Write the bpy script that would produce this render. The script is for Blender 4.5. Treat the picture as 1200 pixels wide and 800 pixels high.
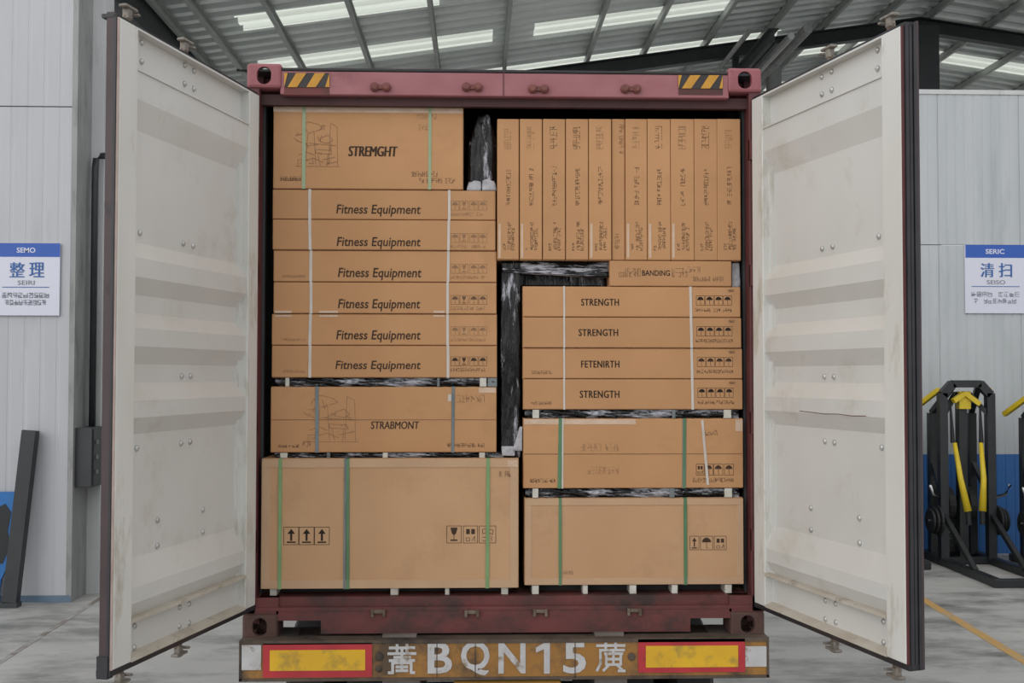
import bpy, bmesh, math, random
from mathutils import Vector, Matrix
random.seed(7)
SC = bpy.context.scene
COL = SC.collection
for o in list(bpy.data.objects):
    bpy.data.objects.remove(o, do_unlink=True)

# ------------------------------------------------------------------ camera
Z0 = 1.124                                  # underside of the container above the ground
CAM = Vector((-0.1335, -5.1609, 1.2261 + Z0))
YAW, PITCH, ROLL, FPX = -0.0316, 0.0305, 0.001, 1285.85
_f = Vector((-math.sin(YAW)*math.cos(PITCH), math.cos(YAW)*math.cos(PITCH), math.sin(PITCH)))
_r = Vector((math.cos(YAW), math.sin(YAW), 0)); _u = _r.cross(_f)
CR = _r*math.cos(ROLL) + _u*math.sin(ROLL); CU = -_r*math.sin(ROLL) + _u*math.cos(ROLL); CF = _f
cam = bpy.data.cameras.new('camera'); cam_o = bpy.data.objects.new('camera', cam); COL.objects.link(cam_o)
cam.sensor_width = 36; cam.lens = FPX/1200*36; cam.clip_end = 300
M = Matrix.Identity(4)
for i in range(3):
    M[i][0] = CR[i]; M[i][1] = CU[i]; M[i][2] = -CF[i]; M[i][3] = CAM[i]
cam_o.matrix_world = M; SC.camera = cam_o
def ray(px, py): return CR*((px-600)/FPX) - CU*((py-400)/FPX) + CF
def at(px, py, Y):                          # pixel -> point on the plane Y
    d = ray(px, py); return CAM + d*((Y-CAM.y)/d.y)
def ground(px, py, z=0.0):                  # pixel -> point on a level plane
    d = ray(px, py); return CAM + d*((z-CAM.z)/d.z)

# ------------------------------------------------------------------ light
W = bpy.data.worlds.new('overcast_sky'); SC.world = W; W.use_nodes = True
bg = W.node_tree.nodes['Background']
bg.inputs[0].default_value = (0.955, 0.975, 1.0, 1); bg.inputs[1].default_value = 0.88
sun = bpy.data.lights.new('hazy_sun', 'SUN'); sun.energy = 0.75; sun.angle = math.radians(60); sun.color = (1, .97, .93)
sun_o = bpy.data.objects.new('hazy_sun', sun); COL.objects.link(sun_o)
sun_o.rotation_euler = Vector((0.66, 0.66, -0.36)).to_track_quat('-Z', 'Y').to_euler()
SC.view_settings.view_transform = 'Standard'; SC.view_settings.look = 'None'
SC.view_settings.gamma = 1; SC.view_settings.use_curve_mapping = False
SC.view_settings.exposure = 0.27

# ------------------------------------------------------------------ materials
def lin(c):
    if isinstance(c, str):
        c = tuple(int(c[i:i+2], 16)/255 for i in (0, 2, 4))
    return tuple(x/12.92 if x <= .04045 else ((x+.055)/1.055)**2.4 for x in c) + (1,)
MATS = {}
def mat(name, c1, c2=None, scale=4.0, rough=.6, metal=0.0, bump=0.0, bscale=60.0, stretch=(1,1,1), c3=None, s3=1.2,
        t3=(.58,.72), dust=None, rnd=0.0, coat=0.0, spec=.5, bstretch=None):
    m = bpy.data.materials.new(name); m.use_nodes = True; MATS[name] = m
    nt = m.node_tree; N = nt.nodes; L = nt.links; b = N['Principled BSDF']
    b.inputs['Roughness'].default_value = rough; b.inputs['Metallic'].default_value = metal
    b.inputs['Coat Weight'].default_value = coat; b.inputs['Specular IOR Level'].default_value = spec
    b.inputs['Base Color'].default_value = lin(c1)
    tc = N.new('ShaderNodeTexCoord')
    mp = N.new('ShaderNodeMapping'); mp.inputs['Scale'].default_value = stretch; L.new(tc.outputs['Object'], mp.inputs[0])
    out = None
    if c2:
        n = N.new('ShaderNodeTexNoise'); n.inputs['Scale'].default_value = scale; n.inputs['Detail'].default_value = 5
        L.new(mp.outputs[0], n.inputs['Vector'])
        r = N.new('ShaderNodeValToRGB'); r.color_ramp.elements[0].position = .35; r.color_ramp.elements[1].position = .68
        r.color_ramp.elements[0].color = lin(c1); r.color_ramp.elements[1].color = lin(c2)
        L.new(n.outputs['Fac'], r.inputs[0]); out = r.outputs[0]
    if c3:
        n = N.new('ShaderNodeTexNoise'); n.inputs['Scale'].default_value = s3; n.inputs['Detail'].default_value = 8
        n.inputs['Roughness'].default_value = .7; L.new(mp.outputs[0], n.inputs['Vector'])
        r = N.new('ShaderNodeMapRange'); r.inputs[1].default_value = t3[0]; r.inputs[2].default_value = t3[1]
        L.new(n.outputs['Fac'], r.inputs[0])
        x = N.new('ShaderNodeMix'); x.data_type = 'RGBA'; L.new(r.outputs[0], x.inputs[0])
        if out: L.new(out, x.inputs[6])
        else: x.inputs[6].default_value = lin(c1)
        x.inputs[7].default_value = lin(c3); out = x.outputs[2]
    if dust:                                # settled dust lies on ledges that face up
        g = N.new('ShaderNodeNewGeometry'); s = N.new('ShaderNodeSeparateXYZ'); L.new(g.outputs['True Normal'], s.inputs[0])
        r = N.new('ShaderNodeMapRange'); r.inputs[1].default_value = .2; r.inputs[2].default_value = .8; r.inputs[4].default_value = .55
        L.new(s.outputs[2], r.inputs[0])
        x = N.new('ShaderNodeMix'); x.data_type = 'RGBA'; L.new(r.outputs[0], x.inputs[0])
        if out: L.new(out, x.inputs[6])
        else: x.inputs[6].default_value = lin(c1)
        x.inputs[7].default_value = lin(dust); out = x.outputs[2]
    if rnd:
        oi = N.new('ShaderNodeObjectInfo'); h = N.new('ShaderNodeHueSaturation')
        r = N.new('ShaderNodeMapRange'); r.inputs[3].default_value = 1-rnd; r.inputs[4].default_value = 1+rnd
        L.new(oi.outputs['Random'], r.inputs[0]); L.new(r.outputs[0], h.inputs['Value'])
        if out: L.new(out, h.inputs['Color'])
        else: h.inputs['Color'].default_value = lin(c1)
        out = h.outputs[0]
    if out: L.new(out, b.inputs['Base Color'])
    if bump:
        n = N.new('ShaderNodeTexNoise'); n.inputs['Scale'].default_value = bscale; n.inputs['Detail'].default_value = 4
        mp2 = N.new('ShaderNodeMapping'); mp2.inputs['Scale'].default_value = bstretch or stretch; L.new(tc.outputs['Object'], mp2.inputs[0])
        L.new(mp2.outputs[0], n.inputs['Vector'])
        bp = N.new('ShaderNodeBump'); bp.inputs['Strength'].default_value = bump; bp.inputs['Distance'].default_value = .02
        L.new(n.outputs['Fac'], bp.inputs['Height']); L.new(bp.outputs[0], b.inputs['Normal'])
    return m
mat('cardboard', 'ba8c63', 'c19369', 3.0, .75, rnd=.045, bump=.10, bscale=9, c3='ab7f59', s3=2.2, t3=(.56, .8), spec=.25)
mat('cardboard_dull', 'ba936f', 'c29c78', 2.0, .8, rnd=.02, bump=.12, bscale=6, c3='a98362', s3=1.6, t3=(.55, .8), spec=.2)
mat('cardboard_edge', 'c0a080', 'b8977a', 5.0, .8, spec=.2)
mat('cardboard_seam', '8a6644', rough=.9)
mat('ink', '3f3129', '4b3b30', 30, .85, spec=.2)
mat('ink_black', '2c2521', '352c27', 30, .85, spec=.2)
mat('ink_faded', '8c6c50', '94745a', 30, .9, spec=.2)
mat('ink_mid', '6a5140', '745a48', 30, .9, spec=.2)
mat('tape', 'd0b6a0', 'c4a88e', 14, .25, bump=.2, bscale=30)
mat('strap_green', '7b9c68', '708f60', 9, .35)
mat('strap_pale', '99a884', '8f9e7c', 9, .35)
mat('strap_dark_green', '4c7550', '5c8260', 6, .35)
mat('strap_white', 'cbc4bc', 'beb5ac', 9, .4)
mat('strap_grey', '767c7d', '636a6c', 9, .3)
def film(name, sc, t, tint='08080a'):       # black stretch film, crinkle highlights painted in as whitish noise streaks
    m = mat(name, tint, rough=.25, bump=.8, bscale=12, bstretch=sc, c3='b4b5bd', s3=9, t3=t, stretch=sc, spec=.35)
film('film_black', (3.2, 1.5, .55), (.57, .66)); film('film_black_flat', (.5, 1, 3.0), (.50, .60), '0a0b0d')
mat('foam_white', 'b9b8bb', '98979d', 22, .6, bump=.6, bscale=30)
mat('block_white', 'd2cfc6', 'bdb9ae', 20, .7)
mat('red_dark', '3f2625', '4a2a2a', 5, .7)  # darker red tone, used on the header rabbet
mat('red_paint', '5f3133', '552b2d', 6, .55, c3='4a2c28', s3=5, t3=(.56, .75), bump=.08, bscale=20)
mat('red_paint_faded', '92585d', '9c666b', 5, .5, c3='6e4044', s3=3, t3=(.6, .8), stretch=(1, 1, 1.6))
mat('red_dirty', '6c3634', '562f2d', 4, .65, c3='3a2b27', s3=3.2, t3=(.46, .62), stretch=(1, 1, 1.3), bump=.1, bscale=20)
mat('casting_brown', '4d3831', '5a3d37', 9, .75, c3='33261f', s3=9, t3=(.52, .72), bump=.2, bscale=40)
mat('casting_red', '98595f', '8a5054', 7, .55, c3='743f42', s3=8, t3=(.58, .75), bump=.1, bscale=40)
mat('door_white', 'cdcdca', 'c5c5c1', 2.0, .5, c3='b3afa4', s3=3.0, t3=(.56, .8), dust='c6bbac', bump=.04, bscale=12)
mat('door_stile', 'd2d2ce', 'c9c8c2', 3.0, .5, c3='988e76', s3=5, t3=(.54, .74), stretch=(1, 1, .35), bump=.04, bscale=14)
mat('rail_dirt', 'bdb7ab', 'aea596', 6, .7, c3='80725f', s3=7, t3=(.56, .72))
mat('strap_pinkish', 'b9a79f', 'a8948c', 12, .6)
mat('cam_steel', '8f887e', '77706a', 25, .6, .3, bump=.3, bscale=60)
mat('rubber', '232327', '2e2e33', 8, .45)
mat('door_outer', '453537', '3b2e30', 6, .5, c3='272023', s3=4)
mat('bolt_steel', 'c5c6c4', 'a9a9a5', 30, .35, .5)
mat('rusty_steel', '7a6e62', '5e4c40', 25, .7, .3, bump=.3, bscale=60)
mat('lug_rust', '6b3f3a', '7d4a44', 25, .7, bump=.3, bscale=60)
mat('rust_line', '4b2b22', '6b4334', 40, .8)
mat('inner_wall', '4c5356', '3e4548', 4, .6)
mat('inner_dark', '3a3e40', '2e3133', 4, .7)
mat('plywood', '6b5240', '5a4434', 5, .7, stretch=(6, 1, 1))
mat('hazard_black', '2d292a', '3a3434', 12, .6)
mat('hazard_yellow', 'c9922f', 'b5822c', 12, .6)
mat('bumper_orange', '95692f', 'a27335', 5, .6, c3='54422f', s3=5, t3=(.46, .64), bump=.1, bscale=20)
mat('bumper_dark', '4e4238', '5d4f43', 8, .75, c3='332b27', s3=5, t3=(.5, .65))
mat('deck_grey', '77706a', '675f58', 6, .8, c3='4c443e', s3=4, t3=(.5, .7))
mat('reflector_red', 'b8323a', 'a42c33', 8, .35, c3='702a2c', s3=6, t3=(.56, .72))
mat('reflector_yellow', 'dcae24', 'd0a126', 6, .35, c3='98803c', s3=8, t3=(.52, .70))
mat('paint_white', 'bdbcbd', 'aeacab', 16, .65, c3='84735c', s3=12, t3=(.56, .66))
mat('chassis_black', '1f1f20', '2a2927', 8, .7)
mat('tyre', '1b1b1c', '232323', 14, .85)
mat('trailer_yellow', 'b98a3c', 'a3782f', 5, .6, c3='6a5634', s3=6)
mat('concrete', 'a7a5a1', 'b5b3af', 2.2, .6, c3='666664', s3=1.0, t3=(.47, .66), bump=.05, bscale=6, stretch=(.6, 1.2, 1), spec=.3)
mat('line_orange', 'c4995a', 'b5904f', 8, .7, c3='a79c88', s3=4, t3=(.5, .65))
mat('line_faded', '7b7068', '89817a', 6, .7, c3='a2a2a0', s3=3, t3=(.42, .58))
mat('panel_white', 'babbbf', 'b2b3b7', 1.5, .5, c3='a6a7a9', s3=1.0, t3=(.55, .75), stretch=(2.5, 2.5, .35))
mat('panel_grey', 'b9bdbf', 'afb4b6', 1.5, .5, c3='a2a8aa', s3=1.0, t3=(.55, .75), stretch=(2.5, 2.5, .35))
mat('wall_blue', '2f68a8', '2a5f9c', 2, .5)
mat('kick_blue', '6a7f92', '5b7084', 5, .6)
mat('column_grey', '9a9b9a', '8e8f8e', 3, .55, c3='6e6f6e', s3=2.5, t3=(.5, .7), stretch=(2, 2, .5))
mat('column_white', 'c8c9c9', 'bebfbf', 3, .55, c3='a6a6a4', s3=2.5, stretch=(2, 2, .5))
mat('steel_dark', '3c4042', '34383a', 3, .55)
mat('steel_black', '26292b', '303335', 5, .5)
mat('roof_sheet', 'e2e6e4', 'd9dedb', 1.5, .38, .5, c3='ccd2ce', s3=.8, t3=(.5, .75))
mat('purlin', 'b4b8b5', 'a4a8a5', 3, .5, 0)
mat('sign_white', 'd3d5e2', rough=.4)
mat('sign_blue', '2a57ae', rough=.4)
mat('sign_text_blue', '33609f', rough=.5)
mat('sign_text_grey', '6d7079', rough=.5)
mat('board_blue', '2a72b8', '2566a6', 3, .4)
mat('gym_black', '1d1f20', '25282a', 6, .4)
mat('gym_yellow', 'd8bd28', 'c7ab22', 6, .45)
mat('gym_pad', '17181a', rough=.6)
mat('chrome', 'b8bbbd', rough=.2, metal=1)
mat('glass_film', 'b9c2c6', rough=.1)
def skylight_mat():
    m = bpy.data.materials.new('skylight_sheet'); m.use_nodes = True; MATS['skylight'] = m
    nt = m.node_tree; N = nt.nodes; L = nt.links
    for n in list(N):
        if n.type == 'BSDF_PRINCIPLED': N.remove(n)
    t = N.new('ShaderNodeBsdfTranslucent'); t.inputs[0].default_value = (.90, .93, .84, 1)
    d = N.new('ShaderNodeBsdfDiffuse'); d.inputs[0].default_value = (.6, .62, .56, 1)
    x = N.new('ShaderNodeMixShader'); x.inputs[0].default_value = .15
    L.new(t.outputs[0], x.inputs[1]); L.new(d.outputs[0], x.inputs[2]); L.new(x.outputs[0], N['Material Output'].inputs[0])
skylight_mat()
def glass_mat():
    m = bpy.data.materials.new('window_glass'); m.use_nodes = True; MATS['glass'] = m
    nt = m.node_tree; N = nt.nodes; L = nt.links; N.remove(N['Principled BSDF'])
    t = N.new('ShaderNodeBsdfTransparent'); g = N.new('ShaderNodeBsdfGlossy'); g.inputs['Roughness'].default_value = .05
    x = N.new('ShaderNodeMixShader'); x.inputs[0].default_value = .1
    L.new(t.outputs[0], x.inputs[1]); L.new(g.outputs[0], x.inputs[2]); L.new(x.outputs[0], N['Material Output'].inputs[0])
glass_mat()

# ------------------------------------------------------------------ mesh helpers
class MB:
    def __init__(s): s.v = []; s.f = []
    def add(s, vs, fs):
        b = len(s.v); s.v += [tuple(v) for v in vs]; s.f += [tuple(b+i for i in f) for f in fs]; return s
    def box(s, x0, x1, y0, y1, z0, z1):
        x0, x1 = sorted((x0, x1)); y0, y1 = sorted((y0, y1)); z0, z1 = sorted((z0, z1))
        return s.add([(x0,y0,z0),(x1,y0,z0),(x1,y1,z0),(x0,y1,z0),(x0,y0,z1),(x1,y0,z1),(x1,y1,z1),(x0,y1,z1)],
                     [(3,2,1,0),(4,5,6,7),(0,1,5,4),(1,2,6,5),(2,3,7,6),(3,0,4,7)])
    def bar(s, p, q, w, h=None, up=(0,0,1)):           # a square bar from p to q
        h = h or w; p = Vector(p); q = Vector(q); d = (q-p).normalized(); up = Vector(up)
        if abs(d.dot(up)) > .98: up = Vector((0,1,0))
        a = d.cross(up).normalized()*w/2; b = a.cross(d).normalized()*h/2
        vs = [p-a-b, p+a-b, p+a+b, p-a+b, q-a-b, q+a-b, q+a+b, q-a+b]
        return s.add(vs, [(3,2,1,0),(4,5,6,7),(0,1,5,4),(1,2,6,5),(2,3,7,6),(3,0,4,7)])
    def tube(s, pts, r, n=10, cap=True):
        pts = [Vector(p) for p in pts]; rs = r if isinstance(r, (list, tuple)) else [r]*len(pts); b0 = len(s.v)
        for i, p in enumerate(pts):
            d = (pts[min(i+1, len(pts)-1)]-pts[max(i-1, 0)]).normalized()
            up = Vector((0,0,1)) if abs(d.z) < .9 else Vector((1,0,0))
            a = d.cross(up).normalized(); b = d.cross(a)
            for k in range(n):
                t = 2*math.pi*k/n; s.v.append(tuple(p+a*math.cos(t)*rs[i]+b*math.sin(t)*rs[i]))
        for i in range(len(pts)-1):
            for k in range(n):
                s.f.append((b0+i*n+k, b0+(i+1)*n+k, b0+(i+1)*n+(k+1) % n, b0+i*n+(k+1) % n))
        if cap:
            s.f.append(tuple(b0+k for k in range(n))); s.f.append(tuple(b0+(len(pts)-1)*n+k for k in reversed(range(n))))
        return s
    def disc_stack(s, c, axis, prof, n=20):            # lathe: prof = [(offset along axis, radius)]
        c = Vector(c); ax = Vector(axis).normalized()
        return s.tube([c+ax*o for o, r in prof], [r for o, r in prof], n)
    def poly(s, pts): return s.add(pts, [tuple(range(len(pts)))])
    def prism(s, pts, dv):
        n = len(pts); dv = Vector(dv); a = [Vector(p) for p in pts]; b = [p+dv for p in a]
        return s.add(a+b, [tuple(reversed(range(n))), tuple(range(n, 2*n))]+[(i, (i+1) % n, n+(i+1) % n, n+i) for i in range(n)])
ORG = {}
def mesh_obj(name, mb, m, org, bevel=0, smooth=False, seg=1):
    me = bpy.data.meshes.new(name); me.from_pydata([(v[0]-org[0], v[1]-org[1], v[2]-org[2]) for v in mb.v], [], mb.f)
    bm = bmesh.new(); bm.from_mesh(me)
    if bevel:
        bmesh.ops.bevel(bm, geom=bm.edges[:]+bm.verts[:], offset=bevel, segments=seg, affect='EDGES', profile=.5)
    bmesh.ops.recalc_face_normals(bm, faces=bm.faces[:])
    bm.to_mesh(me); bm.free()
    if smooth:
        for p in me.polygons: p.use_smooth = True
    me.materials.append(MATS[m] if isinstance(m, str) else m)
    o = bpy.data.objects.new(name, me); COL.objects.link(o); return o
def thing(name, label, cat, loc, group=None, kind=None):
    o = bpy.data.objects.new(name, None); COL.objects.link(o); o.location = loc; o.empty_display_size = .05
    ORG[o.name] = tuple(loc)
    if label: o['label'] = label
    if cat: o['category'] = cat
    if group: o['group'] = group
    if kind: o['kind'] = kind
    return o
def part(name, mb, m, parent, bevel=0, smooth=False, label=None, kind=None, seg=1):
    org = ORG[parent.name]; o = mesh_obj(name, mb, m, org, bevel, smooth, seg); o.parent = parent; ORG[o.name] = org
    if label: o['label'] = label
    if kind: o['kind'] = kind
    return o
def single(name, mb, m, label, cat, loc, group=None, bevel=0, smooth=False, kind=None):
    o = mesh_obj(name, mb, m, loc, bevel, smooth); o.location = loc; ORG[o.name] = tuple(loc)
    if label: o['label'] = label
    if cat: o['category'] = cat
    if group: o['group'] = group
    if kind: o['kind'] = kind
    return o
def struct(name, mb, m, loc=(0,0,0)): return single(name, mb, m, None, None, loc, kind='structure')

_tc = {}
def glyphs(s, bold=0.0, shear=0.0, spacing=1.0):
    key = (s, bold, shear, spacing)
    if key not in _tc:
        c = bpy.data.curves.new('t', 'FONT'); c.body = s; c.resolution_u = 3; c.offset = bold; c.shear = shear; c.space_character = spacing
        o = bpy.data.objects.new('t', c); COL.objects.link(o)
        dg = bpy.context.evaluated_depsgraph_get(); me = bpy.data.meshes.new_from_object(o.evaluated_get(dg))
        vs = [(v.co.x, v.co.y) for v in me.vertices]; fs = [tuple(p.vertices) for p in me.polygons]
        x0 = min(v[0] for v in vs); x1 = max(v[0] for v in vs); y0 = min(v[1] for v in vs); y1 = max(v[1] for v in vs)
        _tc[key] = ([((x-x0)/(x1-x0), (y-y0)/(y1-y0)) for x, y in vs], fs)
        bpy.data.objects.remove(o); bpy.data.curves.remove(c); bpy.data.meshes.remove(me)
    return _tc[key]
def text_px(mb, s, x0, y0, x1, y1, Y, dbl=0, **k):            # lettering filling a pixel box on the plane Y
    vs, fs = glyphs(s, **k); a = at(x0, y1, Y); b = at(x1, y0, Y)
    for i in range(1+dbl): mb.add([(a.x+u*(b.x-a.x)+i*.05*(b.z-a.z), Y-i*.00008, a.z+v*(b.z-a.z)) for u, v in vs], fs)
def strokes(mb, lines, org, ux, uz, w):                # flat pen strokes; points in the unit square
    org = Vector(org); org0 = org.copy(); ux = Vector(ux); uz = Vector(uz); lift = ux.cross(uz).normalized()*.00003
    for ln in lines:
        P = [org0+ux*a+uz*b for a, b in ln]
        for p, q in zip(P, P[1:]):
            org = org+lift; p = p+(org-org0); q = q+(org-org0)
            d = q-p
            if d.length < 1e-6: continue
            d.normalize(); n = d.cross(ux.cross(uz).normalized())*w/2; e = d*w*.3
            mb.add([p-e-n, q+e-n, q+e+n, p-e+n], [(0,1,2,3)])
def pseudo_row(mb, x0, y0, x1, y1, Y, n, rng, w=.0016, vertical=False, dens=4):   # worn lettering nobody can read
    a = at(x0, y1, Y); b = at(x1, y0, Y)
    for i in range(n):
        if rng.random() < .06: continue
        if vertical:
            h = (b.z-a.z)/n; o = (b.x, Y, b.z-h*i); ux = (0, 0, -h*.78); uz = (-(b.x-a.x), 0, 0)
            ux = (0, 0, -h*.78); o = (a.x, Y, b.z-h*i); uz = ((b.x-a.x), 0, 0)
        else:
            wd = (b.x-a.x)/n; o = (a.x+wd*i, Y, a.z); ux = (wd*.78, 0, 0); uz = (0, 0, b.z-a.z)
        L = []
        for k in range(dens):
            t = rng.random()*(.84 if vertical else 1)
            if t < .4: x = rng.choice((.05, .5, .95)); L.append([(x, 0), (x, rng.choice((.6, 1)))])
            elif t < .8: y = rng.choice((0, .5, 1)); L.append([(.05, y), (.95, y)])
            else: L.append([(rng.choice((0, .1)), rng.random()), (1, rng.random())])
        strokes(mb, L, o, ux, uz, w)
def rect_outline(mb, x0, y0, x1, y1, Y, w):
    a = at(x0, y1, Y); b = at(x1, y0, Y)
    strokes(mb, [[(0,0),(1,0),(1,1),(0,1),(0,0)]], (a.x, Y, a.z), (b.x-a.x, 0, 0), (0, 0, b.z-a.z), w)
def icon(mb, kind, x0, y0, x1, y1, Y, w=.0022):
    rect_outline(mb, x0, y0, x1, y1, Y, w)
    a = at(x0, y1, Y); b = at(x1, y0, Y); W_, H_ = b.x-a.x, b.z-a.z
    P = lambda u, v: (a.x+W_*u, Y, a.z+H_*v)
    st = lambda L, ww=w: strokes(mb, L, (a.x, Y, a.z), (W_, 0, 0), (0, 0, H_), ww)
    if kind == 'up':
        mb.poly([P(.24, .62), P(.76, .62), P(.5, .9)]); mb.poly([P(.43, .22), P(.57, .22), P(.57, .63), P(.43, .63)])
        mb.poly([P(.2, .1), P(.8, .1), P(.8, .18), P(.2, .18)])
    elif kind == 'glass':
        mb.poly([P(.25, .9), P(.36, .55), P(.5, .46), P(.64, .55), P(.75, .9)]); st([[(.5, .48), (.5, .2)]], w*1.4)
        mb.poly([P(.25, .12), P(.75, .12), P(.75, .2), P(.25, .2)])
    elif kind == 'umbrella':
        mb.poly([P(.12, .55)]+[P(.5-.38*math.cos(math.pi*i/6), .55+.35*math.sin(math.pi*i/6)) for i in range(1, 6)]+[P(.88, .55)])
        st([[(.5, .58), (.5, .15), (.62, .12)]])
    elif kind == 'stack':
        for u in (.2, .56): mb.poly([P(u, .52), P(u+.26, .52), P(u+.26, .82), P(u, .82)])
        st([[(.2, .3), (.45, .3), (.45, .12), (.2, .12), (.2, .3)], [(.6, .12), (.8, .4), (.8, .1)]])
    elif kind == 'hand':
        st([[(.2, .8), (.45, .85), (.4, .6), (.2, .55), (.2, .8)], [(.6, .8), (.85, .75), (.8, .5), (.6, .6)], [(.2, .35), (.5, .3), (.5, .12), (.2, .15)], [(.75, .4), (.75, .12)]])

# ================================================================== setting
fl = MB(); fl.add([(-70,-50,0),(80,-50,0),(80,90,0),(-70,90,0)], [(0,1,2,3)]); struct('floor', fl, 'concrete')
mb = MB(); mb.box(-60, 70, 52, 52.3, 0, 5); struct('wall_back', mb, 'panel_grey')
def line_on_floor(p, q, w, m, label):
    a = ground(*p); b = ground(*q); d = (b-a).normalized(); n = Vector((-d.y, d.x, 0))*w/2; b = b+d*4; a = a-d*1.0
    mb = MB(); mb.prism([a-n, b-n, b+n, a+n], (0, 0, .003)); c = (a+b)/2
    single('floor_marking', mb, m, label, 'floor line', (c.x, c.y, 0))
line_on_floor((1083, 703), (1200, 774), .10, 'line_orange', 'orange painted line on the concrete floor near the gym machines')
line_on_floor((100, 712), (0, 776), .05, 'line_faded', 'worn pale orange line on the concrete floor by the white wall')

# --- roof: two slopes, ribbed sheets, skylights, purlins, rafters
SL, XR, XE, XF, YN, YF = .146, 9.3, -5.3, 24.0, 8.0, 33.0
H0 = 6.5 + CAM.z
def hz(x): return H0 + SL*x if x <= XR else H0 + SL*(2*XR-x)
ceil = thing('ceiling', None, None, (0, 15, 0), kind='structure')
SKY = [(13.25, .78, -4.15, -.80), (15.85, .80, -4.3, .15), (15.85, .78, .95, 4.75), (18.35, .6, -5.0, 6.4), (20.2, .8, 7.2, 9.0), (20.6, .8, 10.7, 14.5),
       (23.4, .8, 6.2, 8.7), (10.6, .8, -4, 8), (13.2, .8, 1.5, 8.5), (13.2, .9, 10.5, 22), (16, .9, 10.5, 22), (25.9, .8, 10.2, 22), (23.3, .8, 13, 22)]
SKY += [(26.0+2.6*k, .9, -4.3, 8.7) for k in range(3)] + [(28.5+2.6*k, .9, 10, 22) for k in range(2)]  # these and the unseen rows above are added to brighten the hall
def corr(mb, x0, x1, y0, y1, per=.40, dep=.11, lift=0):
    ys = []
    k = math.floor(y0/per)
    while k*per < y1:
        for t, z in ((0, 0), (.40, 0), (.5, 1), (.90, 1)):
            y = (k+t)*per
            if y0 < y < y1: ys.append((y, z))
        k += 1
    def zz(y):
        t = (y/per) % 1
        return 0 if t < .4 else (t-.4)/.1 if t < .5 else 1 if t < .9 else (1-t)/.1
    ys = [(y0, zz(y0))]+ys+[(y1, zz(y1))]
    b = len(mb.v)
    for y, z in ys:
        mb.v += [(x0, y, hz(x0)+z*dep+lift), (x1, y, hz(x1 if x1 <= XR or x0 >= XR else XR)+z*dep+lift)]
    for i in range(len(ys)-1): mb.f.append((b+2*i, b+2*i+1, b+2*i+3, b+2*i+2))
for (xa, xb) in ((XE, XR), (XR, XF)):
    sh = MB(); cuts = [(y-w/2, y+w/2, max(x0, xa), min(x1, xb)) for y, w, x0, x1 in SKY if x1 > xa and x0 < xb]
    ye = sorted({YN, YF}|{c[0] for c in cuts}|{c[1] for c in cuts})
    for y0, y1 in zip(ye, ye[1:]):
        ym = (y0+y1)/2; spans = sorted((c[2], c[3]) for c in cuts if c[0] <= ym <= c[1]); x = xa
        for a, b in spans:
            if a > x: corr(sh, x, a, y0, y1)
            x = max(x, b)
        if x < xb: corr(sh, x, xb, y0, y1)
    part('roof_sheet', sh, 'roof_sheet', ceil)
    for y0, y1, a, b in cuts:
        k = MB(); corr(k, a, b, y0-.03, y1+.03, lift=.01); part('skylight', k, 'skylight', ceil)
PX = []
for x in (213, 300, 397, 492, 586, 699, 772, 847):
    r = (x-559)/439; PX.append(r*6.5/(1-r*SL))
PX += [PX[-1]+1.25*i for i in range(1, 4)] + [XR+.25+1.3*i for i in range(0, 11)]
PX[0:0] = [-5.1]
for x in PX:
    mb = MB(); z = hz(x)-.01
    mb.box(x-.012, x+.012, YN, YF, z-.14, z); mb.box(x-.012, x+.06, YN, YF, z-.15, z-.138); mb.box(x-.012, x+.07, YN, YF, z-.012, z)
    part('purlin', mb, 'purlin', ceil)
for yr in (8.7, 17.85, 23.8, 29.8):
    for a, b in ((XE, XR), (XR, XF)):
        mb = MB()
        for lo, hi, w in ((-.52, -.49, .11), (-.49, -.22, .02), (-.24, -.21, .11)):
            vs = []
            for x in (a, b):
                for y in (yr-w, yr+w): vs += [(x, y, hz(x)+lo), (x, y, hz(x)+hi)]
            mb.add(vs, [(0,1,3,2),(4,6,7,5),(0,4,5,1),(2,3,7,6),(1,5,7,3),(0,2,6,4)])
        part('rafter', mb, 'steel_black', ceil)
    mb = MB(); z = hz(XR)-.45
    mb.box(XR-.32, XR+.32, yr-.3, yr-.26, 0, z); mb.box(XR-.32, XR+.32, yr+.26, yr+.3, 0, z); mb.box(XR-.03, XR+.03, yr-.27, yr+.27, 0, z)
    mb.box(XR-.32, XR-.30, yr-.28, yr+.28, 0, z); mb.box(XR+.30, XR+.32, yr-.28, yr+.28, 0, z)
    part('column', mb, 'steel_dark', ceil)
mb = MB(); mb.tube([(XR-.42, 17.4, 0), (XR-.42, 17.4, hz(XR)-.5)], .05); part('downpipe', mb, 'column_grey', ceil)
# runway beam and pipes hung lengthways below the roof
xg = 5.45
mb = MB(); zb = CAM.z+6.15; mb.box(xg-.10, xg+.10, 15.2, 33, zb+.1, zb+.12); mb.box(xg-.015, xg+.015, 15.2, 33, zb+.1, zb+.38); mb.box(xg-.10, xg+.10, 15.2, 33, zb+.38, zb+.40)
part('runway_beam', mb, 'steel_dark', ceil)
for dx, dz, r, m in ((.42, .35, .07, 'column_white'), (.75, .5, .10, 'column_grey'), (-.4, .42, .05, 'column_grey')):
    mb = MB(); mb.tube([(xg+dx, 15.5, zb+dz), (xg+dx, 33, zb+dz)], r, 8); part('pipe', mb, m, ceil)
for y in (17.85, 23.8):
    mb = MB(); mb.bar((xg-.1, y, zb+.4), (xg-.1, y, hz(xg)-.4), .12); mb.bar((xg, y, zb+.1), (xg+1.1, y, hz(xg+1.1)-.5), .08); part('hanger', mb, 'steel_black', ceil)
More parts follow.
